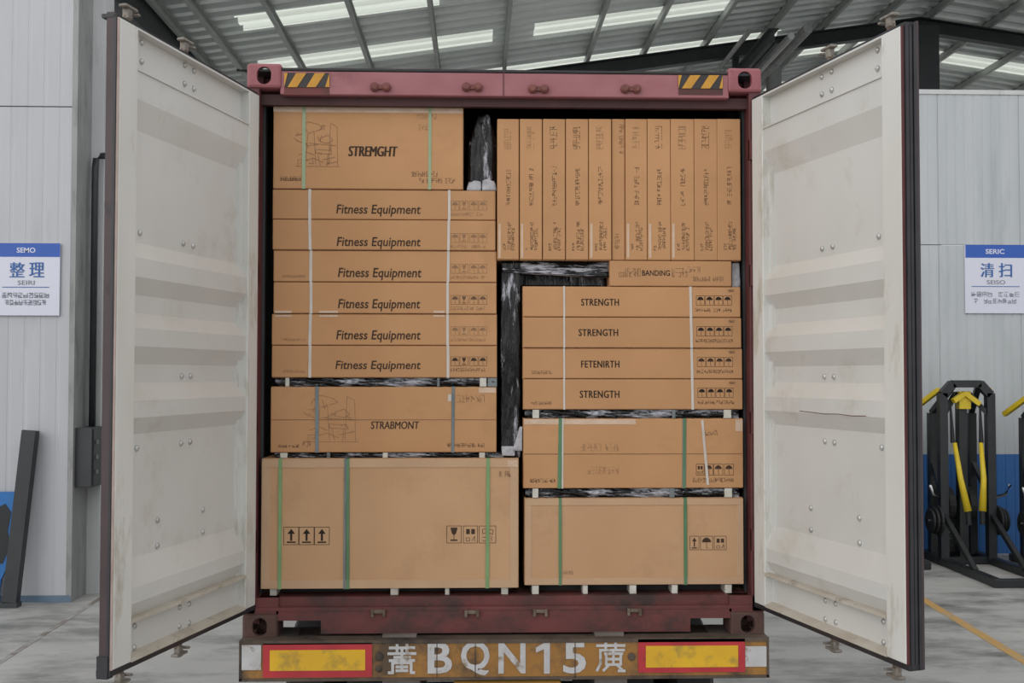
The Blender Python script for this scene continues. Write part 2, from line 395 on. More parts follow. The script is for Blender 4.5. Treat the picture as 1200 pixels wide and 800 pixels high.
mb = MB(); mb.box(6.35, 6.63, 18.9, 19.15, 0, hz(6.5)-.45); part('column', mb, 'column_grey', ceil)
# knee braces near the eave
for p, q in (((PX[1], 15.2, hz(PX[1])-.18), (PX[2], 16.6, hz(PX[2])-.05)),):
    mb = MB(); mb.bar(p, q, .04); part('brace', mb, 'steel_dark', ceil)
mb = MB(); mb.box(XE-.12, XE+.1, 6.9, YF, hz(XE)-.5, hz(XE)+.02); part('eave_beam', mb, 'steel_dark', ceil)

# --- white wall on the left: ribbed panels, each about a metre wide, two courses
def ribbed_panel(mb, x0, x1, y, z0, z1, ribs, dep=.006):
    pts = [(x0, y)]; wdt = (x1-x0)/ribs
    for i in range(ribs):
        a = x0+i*wdt; pts += [(a+wdt*.08, y), (a+wdt*.12, y-dep), (a+wdt*.88, y-dep), (a+wdt*.92, y)]
    pts += [(x1, y)]
    b = len(mb.v)
    for x, yy in pts: mb.v += [(x, yy, z0), (x, yy, z1)]
    for i in range(len(pts)-1): mb.f.append((b+2*i, b+2*i+2, b+2*i+3, b+2*i+1))
    mb.box(x0, x1, y+.001, y+.05, z0, z1)
YL = 6.4; xl_edge = at(83, 700, YL).x; zj = at(60, 125, YL).z
wl = thing('wall_left', None, None, (xl_edge-3, YL, 0), kind='structure')
for k in range(7):
    x1 = xl_edge-1.0*k; x0 = x1-.996
    for z0, z1 in ((.0, zj-.006), (zj+.006, hz(XE)+.1)):
        mb = MB(); ribbed_panel(mb, x0, x1, YL, z0, z1, 6, .0025); part('wall_panel', mb, 'panel_white', wl)
mb = MB(); mb.box(xl_edge-.05, xl_edge+.006, YL-.008, YL+.42, 0, hz(XE)-.1); part('end_cap', mb, 'column_grey', wl)
mb = MB(); mb.box(xl_edge-7, xl_edge, YL-.012, YL-.004, 0, .07); part('kick_strip', mb, 'kick_blue', wl)
mb = MB(); mb.box(xl_edge-.1, xl_edge+.14, YL+.42, YL+.70, 0, hz(XE)-.1)
part('post', mb, 'column_white', wl)
# --- side wall running back from the post, with a window
ws = thing('wall_side', None, None, (XE-.1, 20, 0), kind='structure')
YW0, YW1, ZW0, ZW1 = 8.6, 12.4, CAM.z-.70, CAM.z+1.1
for y0, y1, z0, z1 in ((YL+.1, YW0, 0, hz(XE)-.7), (YW1, 14.0, 0, hz(XE)-.7), (YW0, YW1, 0, ZW0), (YW0, YW1, ZW1, hz(XE)-.7)):
    mb = MB(); mb.box(XE-.1, XE-.02, y0, y1, z0, z1); part('wall_section', mb, 'panel_grey', ws)
wn = thing('window_1', None, None, (XE, 10.5, ZW0), kind='structure')
for y in (YW0+.03, 10.5, YW1-.03):
    mb = MB(); mb.box(XE-.09, XE-.02, y-.03, y+.03, ZW0, ZW1); part('window_bar', mb, 'column_white', wn)
for z in (ZW0+.03, ZW1-.03):
    mb = MB(); mb.box(XE-.09, XE-.02, YW0, YW1, z-.03, z+.03); part('window_bar', mb, 'column_white', wn)
for y0, y1 in ((YW0+.06, 10.47), (10.53, YW1-.06)):
    mb = MB(); mb.box(XE-.06, XE-.055, y0, y1, ZW0+.06, ZW1-.06); part('pane', mb, 'glass', wn)
# --- grey partition on the right
YR = 9.2; zt = at(1140, 110, YR).z; zj2 = at(1140, 287, YR).z; zblue = at(1160, 532, YR).z
wr = thing('wall_right', None, None, (9, YR, 0), kind='structure')
for k in range(13):
    x0 = 4.9+1.1*k; x1 = x0+1.096
    for z0, z1, m in ((0, zblue, 'wall_blue'), (zblue, zj2-.005, 'panel_grey'), (zj2+.005, zt, 'panel_grey')):
        mb = MB(); ribbed_panel(mb, x0, x1, YR, z0, z1, 9, .005); part('wall_panel', mb, m, wr)
mb = MB(); mb.box(4.85, 19.3, YR-.02, YR+.08, zt-.01, zt+.05); part('top_rail', mb, 'column_white', wr)

# ================================================================== trailer
tr = thing('semi_trailer', 'semi trailer with an orange rear bumper carrying the red container', 'trailer', (0, 3, 0))
YB = -.075
def pxbox(mb, x0, y0, x1, y1, Y, dy):                  # slab whose front face fills a pixel box
    a = at(x0, y1, Y); b = at(x1, y0, Y); mb.box(a.x, b.x, Y, Y+dy, a.z, b.z)
bp = MB(); a = at(280, 796.5, YB); b = at(901, 749.5, YB)
bp.box(a.x, b.x, YB, YB+.10, a.z, b.z); BZ0, BZ1 = a.z, b.z
bump = part('rear_bumper', bp, 'bumper_orange', tr, bevel=.006)
mb = MB()
for sx, w in ((a.x, 1), (b.x, -1)): mb.box(sx, sx+w*.012, YB-.004, YB+.1, BZ0-.004, BZ1+.004)
mb.box(a.x, b.x, YB-.006, YB+.1, BZ1-.006, BZ1+.012); mb.box(a.x, b.x, YB-.004, YB+.1, BZ0-.008, BZ0+.006)
part('bumper_rim', mb, 'bumper_dark', bump)
def bz(t): return BZ0+(BZ1-BZ0)*t
for (x0, x1, ya, yb, g0, g1, yc, yd, px0, px1) in ((308, 436, 753, 794, 316, 428, 761, 786, 0, 0), (748, 873, 748, 788, 757, 865, 756, 782, 0, 0)):
    mb = MB(); pxbox(mb, x0, ya, x1, yb, YB-.006, .008); rp = part('reflector_plate', mb, 'reflector_red', bump, label='red edged yellow reflective plate on the bumper')
    mb = MB(); pxbox(mb, g0, yc, g1, yd, YB-.0085, .004); part('reflective_panel', mb, 'reflector_yellow', bump)
mb = MB(); pxbox(mb, 282, 754, 306, 785, YB-.004, .005); part('white_patch', mb, 'paint_white', bump)
mb = MB(); pxbox(mb, 873.5, 757, 899, 781, YB-.004, .005); part('white_patch', mb, 'paint_white', bump)
for x, y, r in ((444.5, 769, .019), (740, 769, .018), (444, 783, .016)):
    mb = MB(); c = at(x, y, YB); mb.disc_stack(c, (0, -1, 0), [(-.01, r), (.006, r), (.009, r*.7)], 16); part('bolt_head', mb, 'bumper_dark', bump)
for x in (512, 557, 674):
    mb = MB(); pxbox(mb, x-.6, 751, x+.6, 794, YB-.004, .006); part('bumper_seam', mb, 'bumper_dark', bump)
YT = YB-.0035
for s, x0, x1 in (('B', 501, 530), ('Q', 540, 574), ('N', 584, 616), ('5', 660, 687)):
    mb = MB(); text_px(mb, s, x0, 751.5 if s != 'Q' else 750.5, x1, 789 if s != 'Q' else 791.5, YT, bold=.022); part('painted_letter', mb, 'paint_white', bump)
def px_strokes(mb, lines, x0, y0, x1, y1, Y, w):
    a = at(x0, y1, Y); b = at(x1, y0, Y); strokes(mb, lines, (a.x, Y, a.z), (b.x-a.x, 0, 0), (0, 0, b.z-a.z), w)
mb = MB(); mb.prism([at(x, y, YT) for x, y in ((637.5, 789), (644.5, 789), (644.5, 752), (640, 752), (628, 758.5), (628, 764.5), (637.5, 760.5))], (0, .003, 0)); part('painted_letter', mb, 'paint_white', bump)
CH1 = [[(.05, .86), (.95, .86)], [(.32, 1), (.32, .74)], [(.68, 1), (.68, .74)], [(.0, .66), (1, .66)], [(.5, .82), (.5, .40)], [(.22, .53), (.80, .53)],
       [(.05, .42), (.95, .42)], [(.16, .34), (.16, .0), (.02, .0)], [(.16, .34), (.84, .34), (.84, .0), (.96, .0)], [(.3, .2), (.7, .2)], [(.3, .07), (.7, .07)], [(.5, .34), (.5, .05)]]
CH2 = [[(.02, .88), (1, .88)], [(.33, 1), (.33, .78)], [(.68, 1), (.68, .78)], [(.12, .72), (.98, .72)], [(.14, .72), (.14, .25), (.02, .02)], [(.30, .60), (.92, .60)],
       [(.35, .60), (.35, .22), (.86, .22), (.86, .60)], [(.6, .68), (.6, .22)], [(.35, .41), (.86, .41)], [(.45, .22), (.25, .02)], [(.72, .22), (.92, .02)], [(.78, .0), (1.0, .0)]]
mb = MB(); px_strokes(mb, CH1, 455, 754, 487, 788, YT, .013); part('painted_letter', mb, 'paint_white', bump)
mb = MB(); px_strokes(mb, CH2, 699, 752, 732, 786, YT, .0125); part('painted_letter', mb, 'paint_white', bump)
# deck, rails, wheels
mb = MB(); mb.box(-1.12, 1.12, -.02, .30, Z0-.05, Z0-.012); part('deck_plate', mb, 'deck_grey', tr)
for s in (-1, 1): mb = MB(); mb.box(s*1.219, s*.98, .01, .24, Z0-.05, Z0+.0); part('bolster', mb, 'deck_grey', tr)
mb = MB(); pxbox(mb, 448, 743.5, 488, 749.5, -.03, .1); part('pad', mb, 'deck_grey', tr)
mb = MB(); pxbox(mb, 697, 741.5, 731, 747, -.03, .1); part('pad', mb, 'deck_grey', tr)
for s in (-1, 1):
    mb = MB(); mb.box(s*.40, s*.54, .02, 6.2, Z0-.40, Z0-.05); part('chassis_rail', mb, 'chassis_black', tr)
for y in (.12, 2.0, 4.0, 5.9):
    mb = MB(); mb.box(-1.15, 1.15, y, y+.12, Z0-.20, Z0-.05); part('cross_member', mb, 'chassis_black', tr)
mb = MB(); mb.box(-.24, .26, .0, .12, Z0-.36, Z0-.20); part('tail_box', mb, 'trailer_yellow', tr, bevel=.006)
for x0, x1 in ((448, 492), (697, 735)):
    mb = MB(); p = at(x0, 800, -.02); q = at(x1, 797, -.02); mb.box(p.x, q.x, -.02, .12, Z0-.45, BZ0+.02); part('bumper_bracket', mb, 'deck_grey', tr)
for y in (1.3, 2.6):
    mb = MB(); mb.tube([(-1.0, y, .5), (1.0, y, .5)], .06); part('axle', mb, 'chassis_black', tr)
    for s in (-1, 1):
        for x in (.72, 1.05):
            mb = MB(); mb.disc_stack((s*x, y, .5), (s, 0, 0), [(-.12, .30), (-.12, .44), (-.09, .5), (.09, .5), (.12, .44), (.12, .30), (.05, .28)], 24); wh = part('wheel', mb, 'tyre', tr, smooth=False)
            mb = MB(); mb.disc_stack((s*x, y, .5), (s, 0, 0), [(-.1, .29), (.1, .29), (.03, .22), (.03, .1), (.09, .09)], 24); part('rim', mb, 'deck_grey', wh)
        mb = MB(); mb.box(s*.42, s*.52, y-.4, y+.4, .58, Z0-.38); part('leaf_spring', mb, 'chassis_black', tr)
for s in (-1, 1):
    mb = MB(); mb.box(s*.75, s*.87, 5.2, 5.32, .04, Z0-.05); mb.box(s*.65, s*.97, 5.1, 5.42, 0, .04); part('landing_leg', mb, 'chassis_black', tr)

# ================================================================== container
HW, CH = 1.219, 2.6875
cn = thing('shipping_container', 'red steel shipping container with both white doors swung open, full of cartons', 'container', (0, 3, Z0))
def casting(sx, top, m):
    w, d, h = .162, .178, .118
    z0 = Z0+CH-h+.003 if top else Z0
    x0 = sx*HW-(w if sx > 0 else 0)
    y0 = -.012
    mb = MB(); mb.box(x0, x0+w, y0, y0+d, z0, z0+h); base = mesh_obj('corner_casting', mb, m, (0, 0, 0), bevel=.014, seg=2)
    cutters = []
    mb = MB(); mb.box(x0+.028, x0+w-.028, y0+.028, y0+d-.028, z0+.022, z0+h-.022); cutters.append(mb)
    cx = x0+w/2+sx*(.0); cz = z0+h/2
    def oval(hw, hh, n=20):
        r = min(hw, hh); pts = []
        for k in range(n):
            t = 2*math.pi*k/n; c, s = math.cos(t), math.sin(t)
            pts.append((c*r+math.copysign(max(hw-r, 0), c), s*r+math.copysign(max(hh-r, 0), s)))
        return pts
    mb = MB(); mb.prism([(cx+a, y0-.05, cz+b) for a, b in oval(.034, .042)], (0, .1, 0)); cutters.append(mb)
    mb = MB(); xs = x0+w if sx > 0 else x0
    mb.prism([(xs-.05, y0+d/2+a, cz+b) for a, b in oval(.04, .035)], (.1, 0, 0)); cutters.append(mb)
    mb = MB(); mb.prism([(cx+a, y0+d/2+b, (z0+h if top else z0)-.05) for a, b in oval(.032, .06)], (0, 0, .1)); cutters.append(mb)
    objs = []
    for c in cutters:
        o = mesh_obj('cutter', c, m, (0, 0, 0)); objs.append(o)
        mod = base.modifiers.new('b', 'BOOLEAN'); mod.operation = 'DIFFERENCE'; mod.object = o; mod.solver = 'EXACT'
    dg = bpy.context.evaluated_depsgraph_get(); me = bpy.data.meshes.new_from_object(base.evaluated_get(dg))
    for o in objs+[base]: bpy.data.objects.remove(o, do_unlink=True)
    org = ORG[cn.name]; me.transform(Matrix.Translation((-org[0], -org[1], -org[2])))
    o = bpy.data.objects.new('corner_casting', me); COL.objects.link(o); o.parent = cn; ORG[o.name] = org
for sx in (-1, 1):
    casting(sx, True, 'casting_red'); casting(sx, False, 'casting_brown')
# header and sill
zh0, zh1 = at(600, 113, 0).z, at(600, 84, 0).z
mb = MB(); mb.box(-HW+.155, HW-.155, .0, .06, zh0, zh1); hd = part('door_header', mb, 'red_paint_faded', cn, bevel=.004)
mb = MB(); mb.box(-HW+.155, HW-.155, -.002, .10, zh1, zh1+.008); part('header_lip', mb, 'hazard_black', hd)
mb = MB(); mb.box(-HW+.05, HW-.05, .040, .075, zh0-.04, zh0+.01); part('header_rabbet', mb, 'red_dark', hd)
mb = MB(); pxbox(mb, 589.4, 84.5, 590.6, 112.5, -.003, .004); part('weld_seam', mb, 'red_paint', hd)
for x, y in ((446, 102.5), (553.5, 102.5), (631, 104.5), (739, 104.5)):
    mb = MB(); c = at(x, y, 0)
    for s in (-1, 1): mb.disc_stack((c.x+s*.028, -.001, c.z), (0, -1, 0), [(-.005, .022), (.016, .021), (.026, .013)], 10)
    mb.box(c.x-.028, c.x+.028, -.016, .002, c.z-.010, c.z+.010); part('cam_keeper', mb, 'lug_rust', hd)
for x0, x1, ya, yb, sl in ((333, 386, 85.5, 102, 1), (795, 847, 88, 103.5, 1)):
    mb = MB(); pxbox(mb, x0, yb, x1, 111, -.0015, .003); part('dark_patch', mb, 'red_dirty', hd)
    mb = MB(); pxbox(mb, x0, ya, x1, yb, -.004, .005); hs = part('hazard_strip', mb, 'hazard_black', hd, label='black and yellow hazard stripes')
    mb = MB(); n = 0
    for k in range(-1, 3):
        bx = x0+4+k*22; top = [bx+10, bx+22]; bot = [bx, bx+11]
        P = [(bot[0], yb), (bot[1], yb), (top[1], ya), (top[0], ya)]
        out = []
        for x, y in P: out.append((min(max(x, x0), x1), y))
        if max(p[0] for p in out)-min(p[0] for p in out) < 4: continue
        mb = MB(); mb.prism([at(x, y, -.0065) for x, y in out], (0, .003, 0)); part('stripe', mb, 'hazard_yellow', hd)
zs1 = at(600, 711, 0).z; zs0 = at(600, 741, 0).z; zsc = at(350, 727, 0).z; zfl = Z0+.19
sill = MB(); xa, xb = at(376, 735, 0).x, at(809, 735, 0).x
sill.prism([(-HW+.155, 0, zsc), (xa, 0, zsc), (xa, 0, zs0), (xb, 0, zs0), (xb, 0, zsc), (HW-.155, 0, zsc), (HW-.155, 0, zs1), (-HW+.155, 0, zs1)], (0, .07, 0))
sl_o = part('door_sill', sill, 'red_dirty', cn)
mb = MB(); mb.box(-HW+.07, HW-.07, .02, .14, zs1-.005, zfl); mb.box(-HW+.06, HW-.06, -.004, .03, zs1-.012, zs1+.004); part('threshold', mb, 'red_dirty', sl_o)
for s in (-1, 1):
    mb = MB(); mb.box(s*HW, s*(HW-.165), .0, .06, Z0+.115, zfl); part('sill_end', mb, 'red_dirty', sl_o)
for x, y in ((443.5, 717.5), (553, 718), (633, 717), (743, 716)):
    mb = MB(); c = at(x, y, 0)
    for s in (-1, 1): mb.box(c.x+s*.02, c.x+s*.034, -.024, .002, c.z-.018, c.z+.016)
    mb.box(c.x-.034, c.x+.034, -.018, .002, c.z-.002, c.z+.014); part('cam_keeper', mb, 'rusty_steel', sl_o, bevel=.003)
# posts, side walls, roof, floor, front
for s in (-1, 1):
    mb = MB(); mb.box(s*HW, s*1.160, .0, .10, Z0+.115, Z0+CH-.11); part('corner_post', mb, 'red_paint', cn, bevel=.004)
    mb = MB(); mb.box(s*1.163, s*1.150, .10, .13, zfl, Z0+2.56); part('inner_gasket', mb, 'inner_dark', cn)
    mb = MB(); pts = []
    y = .13
    while y < 6.0:
        pts += [(1.205, y), (1.205, y+.07), (1.172, y+.105), (1.172, y+.175), (1.205, y+.21)]; y += .28
    for (xa_, ya_), (xb_, yb_) in zip(pts, pts[1:]):
        if abs(ya_-yb_) < 1e-6: continue
        mb.add([(s*xa_, ya_, Z0+.15), (s*xb_, yb_, Z0+.15), (s*xb_, yb_, Z0+2.62), (s*xa_, ya_, Z0+2.62)], [(0,1,2,3)])
    part('side_wall', mb, 'inner_wall', cn)
    mb = MB(); mb.box(s*HW, s*1.16, .1, 6.05, Z0+.05, Z0+.16); part('bottom_rail', mb, 'red_paint', cn)
    mb = MB(); mb.box(s*HW, s*1.16, .1, 6.05, Z0+2.60, Z0+2.67); part('top_rail', mb, 'red_paint', cn)
    for zz in (.45, 1.0, 1.7, 2.3):
        mb = MB(); mb.box(s*1.16, s*1.235, -.02, .02, Z0+zz-.05, Z0+zz+.05); part('hinge', mb, 'red_paint', cn)
mb = MB(); mb.box(-HW, HW, .0, 6.05, Z0+2.655, Z0+2.665); part('roof_panel', mb, 'inner_dark', cn)
mb = MB(); mb.box(-HW, HW, 6.0, 6.05, Z0, Z0+2.66); part('front_wall', mb, 'inner_wall', cn)
for k in range(8):
    mb = MB(); w = 2.40/8; mb.box(-1.2+w*k+.002, -1.2+w*(k+1)-.002, .14, 6.0, zfl-.028, zfl); part('floor_plank', mb, 'plywood', cn)

# --- doors
BOLT = [(1.010, 2.482), (1.010, 2.410), (.690, 2.484), (.615, 2.481), (.690, 2.408), (.615, 2.407), (1.008, 1.760), (.688, 1.757), (.608, 1.757),
        (.690, 1.220), (.618, 1.221), (.690, .950), (.618, .952), (1.014, .951), (.505, .662), (.862, .664), (.505, .570), (.862, .566),
        (.690, .294), (.613, .292), (.690, .219), (.612, .215), (1.016, .292), (1.016, .213)]
PROF = [(2.375, -.006), (2.265, -.006), (2.158, -.042), (1.730, -.042), (1.668, -.008), (1.595, -.008), (1.530, -.042), (1.460, -.042), (1.402, -.008),
        (1.333, -.008), (1.266, -.042), (1.195, -.042), (1.128, -.008), (1.064, -.008), (1.000, -.042), (.535, -.042), (.430, -.008), (.372, -.008), (.318, -.034)]
def door(side, theta, hx, hy, label):
    U = Vector((side*math.sin(theta), -math.cos(theta), 0)); Nn = Vector((-side*math.cos(theta), -math.sin(theta), 0)); O = Vector((side*hx, hy, Z0))
    ZT, ZB, L = 2.533, .163, 1.15
    P = lambda u, z, w: O+U*u+Nn*w+Vector((0, 0, z))
    def dbox(mb, u0, u1, z0, z1, w0, w1):
        vs = [P(u, z, w) for z in (z0, z1) for u, w in ((u0, w0), (u1, w0), (u1, w1), (u0, w1))]
        mb.add(vs, [(3,2,1,0),(4,5,6,7),(0,1,5,4),(1,2,6,5),(2,3,7,6),(3,0,4,7)])
    mb = MB()                                           # ribbed panel, a real sheet with two skins
    for dw in (0, -.008):
        b = len(mb.v)
        for z, w in PROF: mb.v += [tuple(P(.095, z, w+dw)), tuple(P(1.035, z, w+dw))]
        for i in range(len(PROF)-1): mb.f.append((b+2*i, b+2*i+1, b+2*i+3, b+2*i+2))
    d = part('door', mb, 'door_white', cn, label=label)
    for i, pz in enumerate(PROF): pass
    for u0, u1 in ((0, .10), (1.03, L)):
        mb = MB(); dbox(mb, u0, u1, ZB, ZT, -.05, 0); part('door_stile', mb, 'door_stile', d, bevel=.003)
    mb = MB(); dbox(mb, .10, .135, .30, 2.38, -.05, -.030); part('stile_flange', mb, 'door_stile', d)
    mb = MB(); dbox(mb, .1, 1.03, 2.37, ZT, -.05, -.042); dbox(mb, .1, 1.03, ZT-.008, ZT, -.05, -.002); dbox(mb, .1, 1.03, 2.372, 2.380, -.05, .0); part('top_rail', mb, 'door_white', d)
    mb = MB(); dbox(mb, .1, 1.03, ZB, .32, -.05, -.040); part('bottom_rail', mb, 'door_white', d)
    mb = MB(); dbox(mb, .1, 1.03, .306, .318, -.045, .003); part('rail_ledge', mb, 'rail_dirt', d)
    mb = MB(); b_ = [P(.1, .184, -.042), P(1.03, .184, -.042), P(1.03, .173, .0), P(.1, .173, .0)]; mb.add(b_+[p-Vector((0, 0, .012)) for p in b_], [(0,1,2,3),(7,6,5,4),(0,4,5,1),(2,6,7,3),(1,5,6,2),(0,3,7,4)])
    part('bottom_flange', mb, 'rail_dirt', d)
    mb = MB(); dbox(mb, -.01, L+.012, ZB-.022, ZB, -.060, -.004); part('bottom_gasket', mb, 'rubber', d)
    mb = MB(); dbox(mb, -.01, L+.012, ZT, ZT+.014, -.07, -.012); part('top_gasket', mb, 'rubber', d)
    # free edge: rubber lips and outer skin
    mb = MB(); dbox(mb, L, L+.006, ZB, ZT, -.011, -.002); part('edge_strip', mb, 'red_paint' if side > 0 else 'strap_pinkish', d)
    if side > 0: gw = ((L, L+.014, -.027, -.013), (L, L+.012, -.043, -.031), (L, L+.016, -.060, -.047))
    else: gw = ((L, L+.012, -.019, -.010),)
    for u0, u1, w0, w1 in gw:
        mb = MB(); dbox(mb, u0, u1, ZB-.02, ZT+.01, w0, w1); part('edge_gasket', mb, 'rubber', d)
    if side > 0:
        mb = MB(); dbox(mb, L, L+.004, ZB, ZT, -.062, -.012); part('gasket_backing', mb, 'strap_grey', d)
        mb = MB(); dbox(mb, L-.02, L+.014, ZB-.02, ZT+.02, -.070, -.061); part('outer_edge', mb, 'door_outer', d)
    else:
        mb = MB(); dbox(mb, L-.02, L+.010, ZB-.02, ZT+.02, -.050, -.019); part('outer_edge', mb, 'door_outer', d)
        mb = MB(); dbox(mb, L-.02, L+.016, ZB-.03, ZB+.05, -.056, -.012); part('gasket_corner', mb, 'rubber', d)
    mb = MB(); dbox(mb, 0, L, ZB, ZT, -.056, -.050); part('outer_skin', mb, 'door_outer', d)
    for u, z in BOLT:
        w = -.042
        for (za, wa), (zb_, wb) in zip(PROF, PROF[1:]):
            if zb_ <= z <= za: w = wa+(wb-wa)*(za-z)/(za-zb_)
        q0 = P(u, z, 0); rr = q0-CAM; q = q0+rr*(w/rr.dot(Nn))
        mb = MB(); mb.disc_stack(q, Nn, [(-.002, .0125), (.004, .012), (.0085, .008), (.010, .003)], 10); part('bolt', mb, 'bolt_steel', d, smooth=True)
    for u in (.545, .975):                              # locking bars with cams top and bottom, outside the skin
        mb = MB(); mb.tube([P(u, .09, -.085), P(u, 2.60, -.085)], .017, 10); lb = part('locking_bar', mb, 'rusty_steel', d)
        for zc, s in ((.085, -1), (2.615, 1)):
            mb = MB(); dbox(mb, u-.016, u+.016, zc-.028, zc+.018, -.095, -.068); dbox(mb, u-.045, u+.04, zc+s*.016-.006, zc+s*.016+.006, -.096, -.062); dbox(mb, u-.034, u-.018, zc-s*.006-.005, zc-s*.006+.005, -.098, -.045)
            part('cam', mb, 'cam_steel', lb, bevel=.003)
        for zc in (.5, 1.1, 1.8, 2.3):
            mb = MB(); dbox(mb, u-.03, u+.03, zc-.04, zc+.04, -.106, -.06); part('bar_bracket', mb, 'rusty_steel', lb)
        mb = MB(); dbox(mb, u-.5 if u > .6 else u-.3, u, 1.02, 1.05, -.115, -.10); part('lock_handle', mb, 'rusty_steel', lb)
    if side > 0:
        mb = MB(); w = -.0075
        pts = [(.40, 1.071), (.52, 1.068), (.60, 1.065), (.70, 1.068), (.80, 1.064), (.90, 1.067)]
        for (u0, z0), (u1, z1) in zip(pts, pts[1:]):
            mb.add([P(u0, z0-.002, w+.0004), P(u1, z1-.002, w+.0004), P(u1, z1+.001, w+.0004), P(u0, z0+.001, w+.0004)], [(0,1,2,3)])
        part('rust_mark', mb, 'rust_line', d)
door(-1, .2507, 1.1563, -.0229, 'white ribbed inner face, dark brown edge')
door(1, .2449, 1.1668, -.0229, 'white ribbed inner face, black rubber edge')

# ================================================================== cargo
RNG = random.Random(11)
def carton(x0, y0, x1, y1, r, label, mcb='cardboard', depth=1.0, group=None, snap=None, bevel=.009, name='cardboard_box'):
    a = at(x0, y1, r); b = at(x1, y0, r)
    z0 = a.z if snap is None else snap
    t = thing(name, label, 'box', ((a.x+b.x)/2, r+depth/2, z0), group)
    mb = MB(); mb.box(a.x, b.x, r+.016, r+depth, z0, b.z); part('carton', mb, mcb, t, bevel=.002)
    g = .0022; mb = MB(); mb.box(a.x+g*.5, b.x-g*.5, r, r+.02, z0+g, b.z-g); part('end_panel', mb, mcb, t, bevel=bevel*.45, seg=2)
    t['_'] = 0; del t['_']
    return t, (a.x, b.x, z0, b.z)
def strap(t, x, w, bb, r, m, lean=0.0, name='strap'):
    c = at(x, 400, r).x; c = at(x, (600), r).x if False else c
    mb = MB(); z0, z1 = bb[2]-.0, bb[3]+.0
    h = w/2
    vs = []
    for y in (r-.0028, r+.004):
        vs += [(c-h+lean, y, z0+.001), (c+h+lean, y, z0+.001), (c+h, y, z1-.001), (c-h, y, z1-.001)]
    mb.add(vs, [(0,1,2,3),(7,6,5,4),(0,4,5,1),(2,6,7,3),(1,5,6,2),(0,3,7,4)])
    mb.box(c-h, c+h, r, r+.9, z1-.003, z1+.0008)
    return part(name, mb, m, t)
def strap_at(t, x, y, w, bb, r, m, x2=None, y2=None, **k):   # strap through the pixels (x,y) near the top and (x2,y2) near the foot
    c = at(x, y, r).x; l = 0 if x2 is None else at(x2, y2, r).x-c
    h = w/2; z0, z1 = bb[2]+.001, bb[3]-.001; mb = MB(); vs = []
    for yy in (r-.0028, r+.004):
        vs += [(c-h+l, yy, z0), (c+h+l, yy, z0), (c+h, yy, z1), (c-h, yy, z1)]
    mb.add(vs, [(0,1,2,3),(7,6,5,4),(0,4,5,1),(2,6,7,3),(1,5,6,2),(0,3,7,4)])
    mb.box(c-h, c+h, r, r+.9, z1-.002, z1+.0016)
    return part('strap', mb, m, t)
def tape_px(t, x0, y0, x1, y1, r, m='tape', proud=.0012):
    mb = MB(); a = at(x0, y1, r); b = at(x1, y0, r); mb.box(a.x, b.x, r-proud, r+.004, a.z, b.z); return part('tape', mb, m, t)
ORD = ('topmost', 'second', 'third', 'fourth', 'fifth', 'lowest')
INK = .0009
# big carton on top left
rA = .085
t, bb = carton(319.5, 123, 543, 221.5, rA, 'large brown carton with a machine drawing, two green straps, on the stack top', snap=at(581, 223, .089).z)
TOPA = bb
strap_at(t, 356.5, 130, .017, bb, rA, 'strap_pale'); strap_at(t, 504, 130, .015, bb, rA, 'strap_pale', 503.5, 215)
mb = MB(); text_px(mb, 'STREMGHT', 408, 171.5, 465, 183, rA-INK, dbl=2, shear=.12); part('printed_text', mb, 'ink', t)
mb = MB(); pseudo_row(mb, 328, 207, 353, 211.5, rA-INK, 16, RNG, .0018); part('printed_text', mb, 'ink_mid', t)
mb = MB(); pseudo_row(mb, 482, 201, 513, 206.5, rA-INK, 11, RNG, .0016); part('printed_text', mb, 'ink_mid', t); mb = MB(); pseudo_row(mb, 491, 209, 534, 214, rA-INK, 14, RNG, .0018); part('printed_text', mb, 'ink_mid', t)
def machine_drawing(mb, x0, y0, x1, y1, Y, w, seed):
    rg = random.Random(seed)
    L = [[(.05, .06), (.95, .06)], [(.1, .06), (.1, .2), (.3, .2)], [(.9, .06), (.88, .9), (.75, .98), (.72, .1)], [(.25, .06), (.3, .75), (.42, .8), (.46, .1)],
         [(.32, .55), (.86, .5)], [(.05, .62), (.3, .5), (.5, .52)], [(.02, .66), (.1, .58)], [(.45, .42), (.75, .40), (.78, .32), (.46, .34), (.45, .42)],
         [(.5, .32), (.55, .08)], [(.7, .32), (.68, .08)], [(.3, .78), (.2, .92), (.3, 1), (.5, .95), (.6, .86), (.45, .8)], [(.55, .66), (.7, .72), (.8, .62), (.7, .55), (.55, .58), (.55, .66)],
         [(.12, .3), (.28, .36), (.42, .3)], [(.6, .2), (.85, .26)], [(.15, .12), (.4, .24), (.62, .14)]]
    for k in range(9):
        x, y = rg.uniform(.1, .85), rg.uniform(.1, .9); L.append([(x, y), (x+rg.uniform(-.12, .12), y+rg.uniform(-.12, .12)), (x+rg.uniform(-.15, .15), y+rg.uniform(-.1, .1))])
    px_strokes(mb, L, x0, y0, x1, y1, Y, w)
mb = MB(); machine_drawing(mb, 343, 143, 402, 198, rA-INK, .0022, 3); part('line_drawing', mb, 'ink_faded', t)
mb = MB(); pseudo_row(mb, 489, 133, 512, 139, rA-INK, 6, RNG, .0014); part('printed_text', mb, 'ink_faded', t); mb = MB(); pseudo_row(mb, 490, 146, 506, 152, rA-INK, 4, RNG, .0014); part('printed_text', mb, 'ink_faded', t)
tape_px(t, 320.5, 123.8, 542.5, 131, rA, 'tape')
